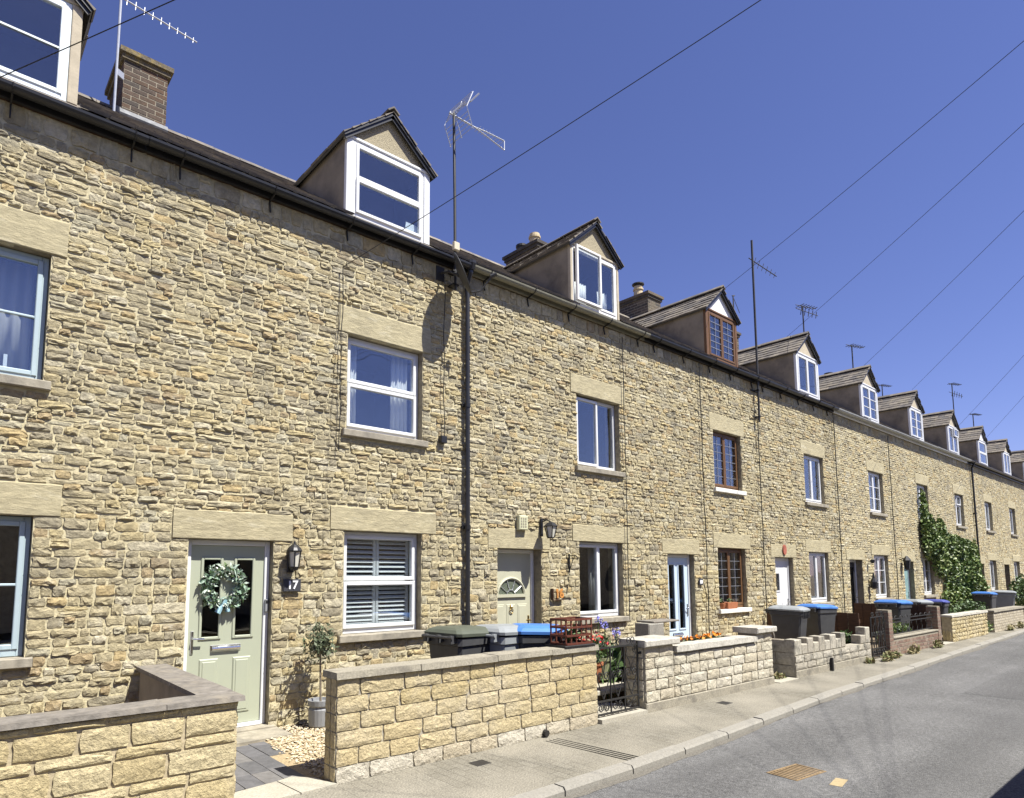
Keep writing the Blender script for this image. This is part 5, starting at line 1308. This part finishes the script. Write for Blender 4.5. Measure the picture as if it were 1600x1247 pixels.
m = MB(); m.lathe([(.02, 1.735), (.045, 1.75), (.055, 1.775), (.06, 1.785)], c, 8); m.lathe([(.085, 1.955), (.088, 1.968), (.07, 2.0), (.04, 2.03), (.015, 2.045), (.01, 2.075)], c, 12); m.build('cap', 'black_metal', t)
m = MB()
for k in range(6): a = math.pi * k / 3 + .2; m.bar((c[0] + .058 * math.cos(a), c[1] + .058 * math.sin(a), 1.785), (c[0] + .078 * math.cos(a), c[1] + .078 * math.sin(a), 1.957), .010)
m.build('cage', 'black_metal', t); m = MB(); m.lathe([(.05, 1.787), (.07, 1.953)], c, 6); m.build('lamp_glass', 'lamp_glass', t)
t = thing('number_plate', 'dark slate plate with white number 17 beside the sage door', 'house number', (3.16, -.04, 1.57)); m = MB().bev(3.055, 3.265, -.052, -.03, 1.505, 1.645, .004); m.build('plate', 'plate_slate', t); text_obj('17', .13, (3.16, -.0565, 1.575), 'ink_white', t, .003, .003)
t = thing('doorbell_camera', 'small grey doorbell on the white frame of door 17', 'doorbell', (2.92, .07, 1.33)); MB().bev(2.895, 2.935, .065, .088, 1.28, 1.42, .005).build('body', 'pot_grey', t); MB().bev(2.902, 2.928, .060, .066, 1.375, 1.41, .003).build('lens', 'black_metal', t)
t = thing('wall_lantern', 'black coach lantern on bracket above the cream fanlight door', 'wall lamp', (7.27, -.05, 2.3)); c = (7.29, -.21, 0)
m = MB(); m.bev(7.245, 7.295, -.05, -.025, 2.28, 2.56, .005); m.tube([(7.27, -.04, 2.50), (7.275, -.13, 2.53), (7.29, -.21, 2.50), (7.29, -.21, 2.47)], .010, 6); m.build('bracket', 'black_metal', t)
m = MB(); m.lathe([(.105, 2.425), (.11, 2.432), (.06, 2.48), (.02, 2.50)], c, 6); m.lathe([(.055, 2.245), (.06, 2.26)], c, 6); m.build('cap', 'black_metal', t)
m = MB()
for k in range(6): a = math.pi * k / 3; m.bar((c[0] + .058 * math.cos(a), c[1] + .058 * math.sin(a), 2.26), (c[0] + .095 * math.cos(a), c[1] + .095 * math.sin(a), 2.428), .010)
m.build('cage', 'black_metal', t); m = MB(); m.lathe([(.052, 2.262), (.088, 2.424)], c, 6); m.build('lamp_glass', 'lamp_glass', t)
t = thing('alarm_box', 'yellowed alarm box above the cream fanlight door', 'alarm box', (6.84, -.03, 2.46)); MB().bev(6.745, 6.935, -.085, -.02, 2.36, 2.58, .012).build('cover', 'alarm_box', t); m = MB()
for k in range(4):
    for j in range(3): m.box(6.775 + j * .045, 6.80 + j * .045, -.089, -.084, 2.40 + k * .04, 2.425 + k * .04)
struct(m.build('grille', 'coping_conc', t), True)
t = thing('house_numerals', 'orange metal numerals 16 on dark bracket beside the cream door', 'house number', (7.6, -.05, 1.4)); m = MB(); m.bev(7.475, 7.495, -.07, -.02, 1.30, 1.47, .003); m.bev(7.475, 7.74, -.07, -.02, 1.285, 1.30, .003); m.build('bracket', 'fence_brown', t); text_obj('16', .19, (7.615, -.072, 1.385), 'numeral_orange', t, .012, .006)
t = thing('plant_hook', 'black iron hanging-basket hook on the wall left of the sliding window', 'hook', (7.88, -.03, 1.85)); m = MB(); m.bev(7.89, 7.91, -.05, -.025, 1.72, 2.02, .004); m.tube([(7.90, -.045, 2.0), (7.90, -.18, 1.99), (7.90, -.22, 1.95), (7.90, -.2, 1.92)], .008, 6); m.tube([(7.90, -.04, 1.76), (7.9, -.1, 1.9), (7.9, -.16, 1.985)], .006, 5); m.tube([(7.9, -.03, 1.72), (7.88, -.02, 1.5), (7.84, -.02, 1.38)], .007, 5); m.build('bracket', 'iron', t)
t = thing('oval_plaque', 'small red oval plaque on the lintel over the white door', 'plaque', (15.5, -.03, 2.26)); m = MB(); n = 20; pts = [(15.50 + .085 * math.cos(2 * math.pi * k / n), 2.255 + .12 * math.sin(2 * math.pi * k / n)) for k in range(n)]; m.prism(pts, 'y', -.045, -.02); m.build('plate', 'plaque_red', t)
t = thing('number_plate', 'tiny white number tile beside the pale blue door', 'house number', (11.78, -.04, 1.55)); MB().bev(11.72, 11.86, -.05, -.03, 1.47, 1.60, .004).build('plate', 'plate_slate', t); MB().bev(11.745, 11.835, -.054, -.049, 1.50, 1.57, .002).build('face', 'ink_white', t)
t = thing('junction_box', 'black cable junction box beside the upper window of number 17', 'junction box', (5.32, -.05, 3.54)); MB().bev(5.27, 5.37, -.085, -.02, 3.50, 3.60, .006).build('box', 'black_metal', t)
t = thing('wall_lantern', 'black lantern beside the teal door next to the climber', 'wall lamp', (23.6, -.05, 2.0)); c = (23.55, -.15, 0); m = MB(); m.lathe([(.03, 1.80), (.07, 1.84), (.10, 2.08), (.12, 2.10), (.05, 2.2), (.02, 2.24)], c, 6); m.bar((23.55, -.02, 2.16), (23.55, -.14, 2.16), .03); m.build('body', 'black_metal', t)
t = thing('wall_lantern', 'black bracket lamp and ornament beside the black glazed door', 'wall lamp', (20.75, -.05, 1.6)); c = (20.75, -.12, 0); m = MB(); m.lathe([(.03, 1.25), (.09, 1.29), (.10, 1.45), (.04, 1.56), (.015, 1.72)], c, 8); m.lathe([(.02, 1.98), (.06, 2.02), (.06, 2.08), (.02, 2.1)], c, 8); m.bar((20.75, 0, 1.7), (20.75, -.12, 1.7), .02); m.bar((20.75, 0, 2.04), (20.75, -.12, 2.04), .02); m.build('body', 'black_metal', t)
# satellite dish
dn = Vector((.68, -.62, .40)).normalized(); dc = Vector((5.39, -.40, 5.84))
t = thing('satellite_dish', 'grey satellite dish under the gutter beside the black downpipe', 'satellite dish', (5.5, 0, 5.9)); ax = dn.cross(Vector((0, 0, 1))).normalized(); ay = ax.cross(dn)
m = MB(); v = []; f = []; nr, na = 5, 24
for side in (0, 1):
    for i_ in range(nr + 1):
        for j in range(na):
            a = 2 * math.pi * j / na; q = i_ / nr; v.append(dc + ax * (.27 * q * math.cos(a)) + ay * (.31 * q * math.sin(a)) + dn * (.055 * q * q - .055 - side * .006))
for side in (0, 1):
    o_ = side * (nr + 1) * na
    for i_ in range(nr):
        for j in range(na): f.append((o_ + i_ * na + j, o_ + i_ * na + (j + 1) % na, o_ + (i_ + 1) * na + (j + 1) % na, o_ + (i_ + 1) * na + j))
for j in range(na): f.append((nr * na + j, nr * na + (j + 1) % na, (nr + 1) * na + nr * na + (j + 1) % na, (nr + 1) * na + nr * na + j))
m.add(v, f, .5); m.build('reflector', 'bin_dark', t, smooth=True)
m = MB(); lnb = dc + dn * .36 - ay * .20; m.tube([dc - ay * .29 - dn * .02, dc - ay * .33 + dn * .12, lnb], .011, 6); m.tube([lnb - dn * .03, lnb + dn * .06], .03, 10); m.build('feed_arm', 'dark_mast', t)
m = MB(); m.tube([dc - dn * .06, Vector((5.30, -.20, 5.92)), Vector((5.28, -.03, 5.95))], .018, 7); m.bev(5.21, 5.35, -.035, -.015, 5.84, 6.05, .004); m.build('bracket', 'dark_mast', t)

# ------------------------------------------------------------------ aerials
def yagi(mb, p, d, L_, els, el=.18, r=.006, vert=True):
    d = Vector(d).normalized(); s_ = d.cross(Vector((0, 0, 1))).normalized(); e = s_ if not vert else s_.cross(d).normalized(); p = Vector(p)
    mb.tube([p - d * .12, p + d * L_], .011, 6)
    for k in range(els): q = p + d * (L_ * (k + .5) / els); l_ = el * (1 - .4 * k / els); mb.tube([q - e * l_, q + e * l_], r, 5)
t = thing('tv_aerial', 'tall television aerial with grid reflector on mast beside the downpipe', 'aerial', (5.46, -.12, 5.9), 'rooftop television aerials')
m = MB().tube([(5.47, -.13, 5.72), (5.46, -.13, 7.0), (5.44, -.13, 8.42)], .021, 8); m.build('mast', 'dark_mast', t)
for zz in (5.80, 6.0): MB().box(5.42, 5.52, -.15, -.02, zz - .012, zz + .012).build('mast_bracket', 'iron', t)
MB().bev(5.40, 5.50, -.20, -.152, 6.29, 6.41, .008).build('amplifier_box', 'beige_plastic', t)
m = MB(); p0 = Vector((5.44, -.13, 8.38)); d = Vector((.93, -.12, -.12)).normalized(); m.tube([p0 - d * .08, p0 + d * .34], .012, 6)
for s_ in (1, -1): m.tube([p0 + d * .34, p0 + d * .55 + Vector((0, 0, .03 * s_)), p0 + d * .93 + Vector((0, .02, .075 * s_))], .009, 6)
m.tube([p0 + d * .93 + Vector((0, .02, .075)), p0 + d * .93 + Vector((0, .02, -.075))], .009, 6)
for k in range(9): q = p0 + d * (.42 + k * .055); m.tube([q + Vector((0, -.07, 0)), q + Vector((0, .07, 0))], .004, 4)
m.build('boom', 'galv', t)
m = MB()
for sg in (1, -1):
    for k in range(5): zz = sg * (.06 + k * .055); m.tube([p0 + Vector((.03 + abs(zz) * .35, -.26, zz)), p0 + Vector((.03 + abs(zz) * .35, .26, zz))], .0045, 4)
for yy in (-.26, 0, .26): m.tube([p0 + Vector((.15, yy, .29)), p0 + Vector((.03, yy, .0)), p0 + Vector((.15, yy, -.29))], .008, 5)
m.build('grid_reflector', 'galv', t)
m = MB(); e = p0 + Vector((-.03, 0, .02)); m.tube([e, e + Vector((.16, -.1, .20))], .012, 5); m.tube([e + Vector((.22, -.15, .2)), e + Vector((.33, -.22, .34))], .014, 5); m.tube([e + Vector((.02, -.0, .04)), e + Vector((.22, -.15, .2))], .007, 5); m.build('director_arm', 'galv', t)
t = thing('tv_aerial', 'silver aerial mast strapped to the red brick chimney', 'aerial', (1.56, 2.9, 8.3), 'rooftop television aerials'); m = MB().tube([(1.555, 2.88, 8.20), (1.56, 2.88, 10.35)], .019, 8); m.build('mast', 'galv', t)
m = MB(); yagi(m, (1.58, 2.86, 10.14), (.9, .05, -.05), 1.08, 9, .07, .005); m.build('array', 'galv', t); m = MB(); m.bar((1.56, 2.88, 8.98), (1.66, 2.94, 8.98), .03, .10); m.build('mast_bracket', 'galv', t)
t = thing('tv_aerial', 'very tall dark aerial mast fixed to the facade past the brown windows', 'aerial', (14.42, -.1, 5.2), 'rooftop television aerials'); m = MB().tube([(14.40, -.11, 5.15), (14.42, -.11, 6.3), (14.47, -.10, 9.55)], .026, 8); m.build('mast', 'dark_mast', t)
for zz in (5.28, 5.9): m = MB(); m.bar((14.40, 0, zz), (14.40, -.14, zz), .03, .03); m.bar((14.25, -.02, zz), (14.55, -.02, zz), .03, .03); m.build('mast_bracket', 'iron', t)
m = MB(); yagi(m, (14.47, -.10, 9.05), (.8, -.3, -.35), .75, 6, .12, .007); m.build('array', 'dark_mast', t)
for (x, y, z0_, z1_, lab, kk) in ((20.3, 3.4, 9.3, 11.05, 'thin aerial rod rising from the potless dark chimney', 0), (21.05, 1.5, 7.9, 10.25, 'grid aerial on pole above the dormer past the tall mast', 2), (25.0, 1.5, 7.9, 9.85, 'small yagi aerial above the white barred dormer', 1), (33.7, 3.3, 8.6, 10.45, 'hooked aerial on the ridge behind the climber house dormer', 1), (37.4, 1.5, 7.5, 10.8, 'far double-decked aerial pole above the last dormers', 2), (40.8, 1.5, 7.5, 9.85, 'farthest small aerial above the end dormers', 1)):
    t = thing('tv_aerial', lab, 'aerial', (x, y, z0_), 'rooftop television aerials'); m = MB().tube([(x, y, z0_), (x, y, z1_)], .022, 6); m.build('mast', 'dark_mast', t); m = MB()
    if kk == 0: m.tube([(x, y, z1_ - .05), (x + .2, y - .1, z1_ - .6)], .01, 5); m.tube([(x - .06, y, z1_ - .03), (x + .1, y, z1_ + .02)], .02, 5)
    else:
        yagi(m, (x - .3, y, z1_ - .06), (.9, -.3, .0), .75, 6, .16, .012, False)
        if kk == 2: yagi(m, (x - .25, y, z1_ - .5 if x > 30 else z1_ - .18), (.8, -.4, -.2), .7, 5, .16, .012, True)
    m.build('array', 'dark_mast', t)

# ------------------------------------------------------------------ cables and overhead wires
def cable(pts, r, label, cat='cable', grp='cables clipped to the facade'):
    m = MB(); m.tube(pts, r, 5); o = m.build('wall_cable' if cat == 'cable' else 'overhead_wire', 'cable'); return tag(o, label, cat, grp)
def wob(x, z0, z1, n=10, a=.015, y=-.06): return [(x + U(-a, a), y, z0 + (z1 - z0) * k / n) for k in range(n + 1)]
cable(wob(3.72, 5.55, 3.2, 8) , .006, 'thin black cable dropping down the wall left of the upper window of 17'); cable(wob(5.33, 5.9, 3.6, 8), .006, 'thin black cable down to the junction box of number 17')
cable(wob(12.0, 6.05, .2, 16, .02), .010, 'black cable running down the wall between blue door and brown window'); cable(wob(14.42, 5.2, .3, 14, .01), .010, 'black cable below the very tall aerial mast')
cable(wob(9.42, 6.0, .9, 14, .012), .008, 'black cable down the wall right of the white casement windows'); cable(wob(18.75, 6.05, .6, 12, .02), .012, 'black cable on the party line past the white door house'); cable(wob(22.9, 6.0, .5, 12, .02), .012, 'black cable between barred windows and teal door')
PT = Vector((7.0, -10.0, 8.2))
for k, (p, lab) in enumerate((((-.47, -.02, 5.57), 'overhead wire crossing the dormer of the left neighbour'), ((3.72, -.05, 5.55), 'overhead wire meeting the wall left of the upper window of 17'), ((12.9, -.1, 7.82), 'overhead wire to the brown dormer gable'), ((17.98, .8, 8.22), 'overhead wire to the dormer ridge past the tall mast'), ((21.17, -.1, 7.9), 'overhead wire to the dormer over the black glazed door'), ((25.47, -.1, 7.94), 'overhead wire to the dormer over the teal door'), ((30.77, -.1, 7.44), 'overhead wire to the top-light dormer beside the climber'), ((35.14, -.1, 7.6), 'overhead wire to the white gabled dormer past the climber'))):
    a = Vector(p); n = 14; cable([a + (PT - a) * (q / n) - Vector((0, 0, .10 * 4 * (q / n) * (1 - q / n))) for q in range(n + 1)], .0043, lab, 'wire', 'overhead telephone wires')
t = thing('telegraph_pole', 'brown wooden telegraph pole across the road carrying the wires', 'pole', (7, -10, 0)); m = MB().tube([(7, -10, -.3), (7, -10, 8.5)], [.13, .09], 12); m.build('shaft', 'pole_wood', t); MB().lathe([(.13, 8.16), (.13, 8.22)], (7, -10, 0), 12).build('ring_head', 'iron', t)

# ------------------------------------------------------------------ across the road: what the panes mirror and the car whose shadow reaches in
for k in range(6):
    x0_ = -8 + k * 8.5; t = thing('terraced_house', 'stone house across the road behind the camera', 'house', (x0_ + 4.2, -17, 0), 'stone houses across the road')
    MB().box(x0_, x0_ + 8.4, -20, -14, 0, 4.6).build('wall', 'opp_stone', t); MB().prism([(-20.3, 4.6), (-13.7, 4.6), (-17, 6.6)], 'x', x0_, x0_ + 8.4).build('roof', 'slate', t)
    for (a, c) in ((1.2, 1.0), (5.6, 1.0), (1.2, 3.0), (5.6, 3.0)): MB().box(x0_ + a, x0_ + a + 1.3, -14.02, -13.96, c, c + 1.2).build('window', 'room', t)
def van(loc, label, paint):
    t = thing('parked_van', label, 'van', loc); L0 = Vector(loc); m = MB()
    prof = [(0, .28), (-.02, .75), (.12, 1.0), (.55, 1.12), (1.15, 1.72), (1.5, 1.90), (4.2, 1.92), (4.35, 1.7), (4.4, .3)]; n = len(prof); rings = []
    for (y, k_) in ((-1.78, .93), (-1.70, 1.0), (-.08, 1.0), (0, .93)): rings.append([(L0.x + 2.2 + (p[0] - 2.2) * (k_ if k_ == 1 else .985), L0.y + y, L0.z + .3 + (p[1] - .3) * (k_ if p[1] > .5 else 1)) for p in prof])
    v = [p for r_ in rings for p in r_]; f = [tuple(range(n)), tuple(range(3 * n, 4 * n))]
    for a in range(3):
        for q in range(n): f.append((a * n + q, a * n + n + q, a * n + n + (q + 1) % n, a * n + (q + 1) % n))
    m.add(v, f, .5); m.build('body', paint, t)
    for x in (.85, 3.5):
        for y in (-1.68, -.10): MB().tube([(L0.x + x, L0.y + y - .1, L0.z + .32), (L0.x + x, L0.y + y + .1, L0.z + .32)], .32, 18).build('wheel', 'rubber', t)
    for y, sg in ((-1.78, -1), (0, 1)):
        c = Vector((L0.x + 1.0, L0.y + y, L0.z + 1.42)); m = MB(); m.tube([c, c + Vector((-.05, sg * .14, .04))], .025, 6); m.obox(c + Vector((-.06, sg * .22, .08)), (.10, 0, 0), (0, .20, 0), (0, 0, .26)); m.build('wing_mirror', 'rubber', t)
        MB().prism([(L0.x + 1.25, L0.z + 1.2), (L0.x + 2.3, L0.z + 1.2), (L0.x + 2.3, L0.z + 1.62), (L0.x + 1.5, L0.z + 1.62)], 'y', L0.y + y - .012 + (.02 if sg < 0 else -.0), L0.y + y + .012 + (.02 if sg < 0 else -.0)).build('side_window', 'glass_dark', t)
    return t
van((5.40, -6.56, -.03), 'dark parked van beside the photographer whose shadow reaches into view', 'car_paint')
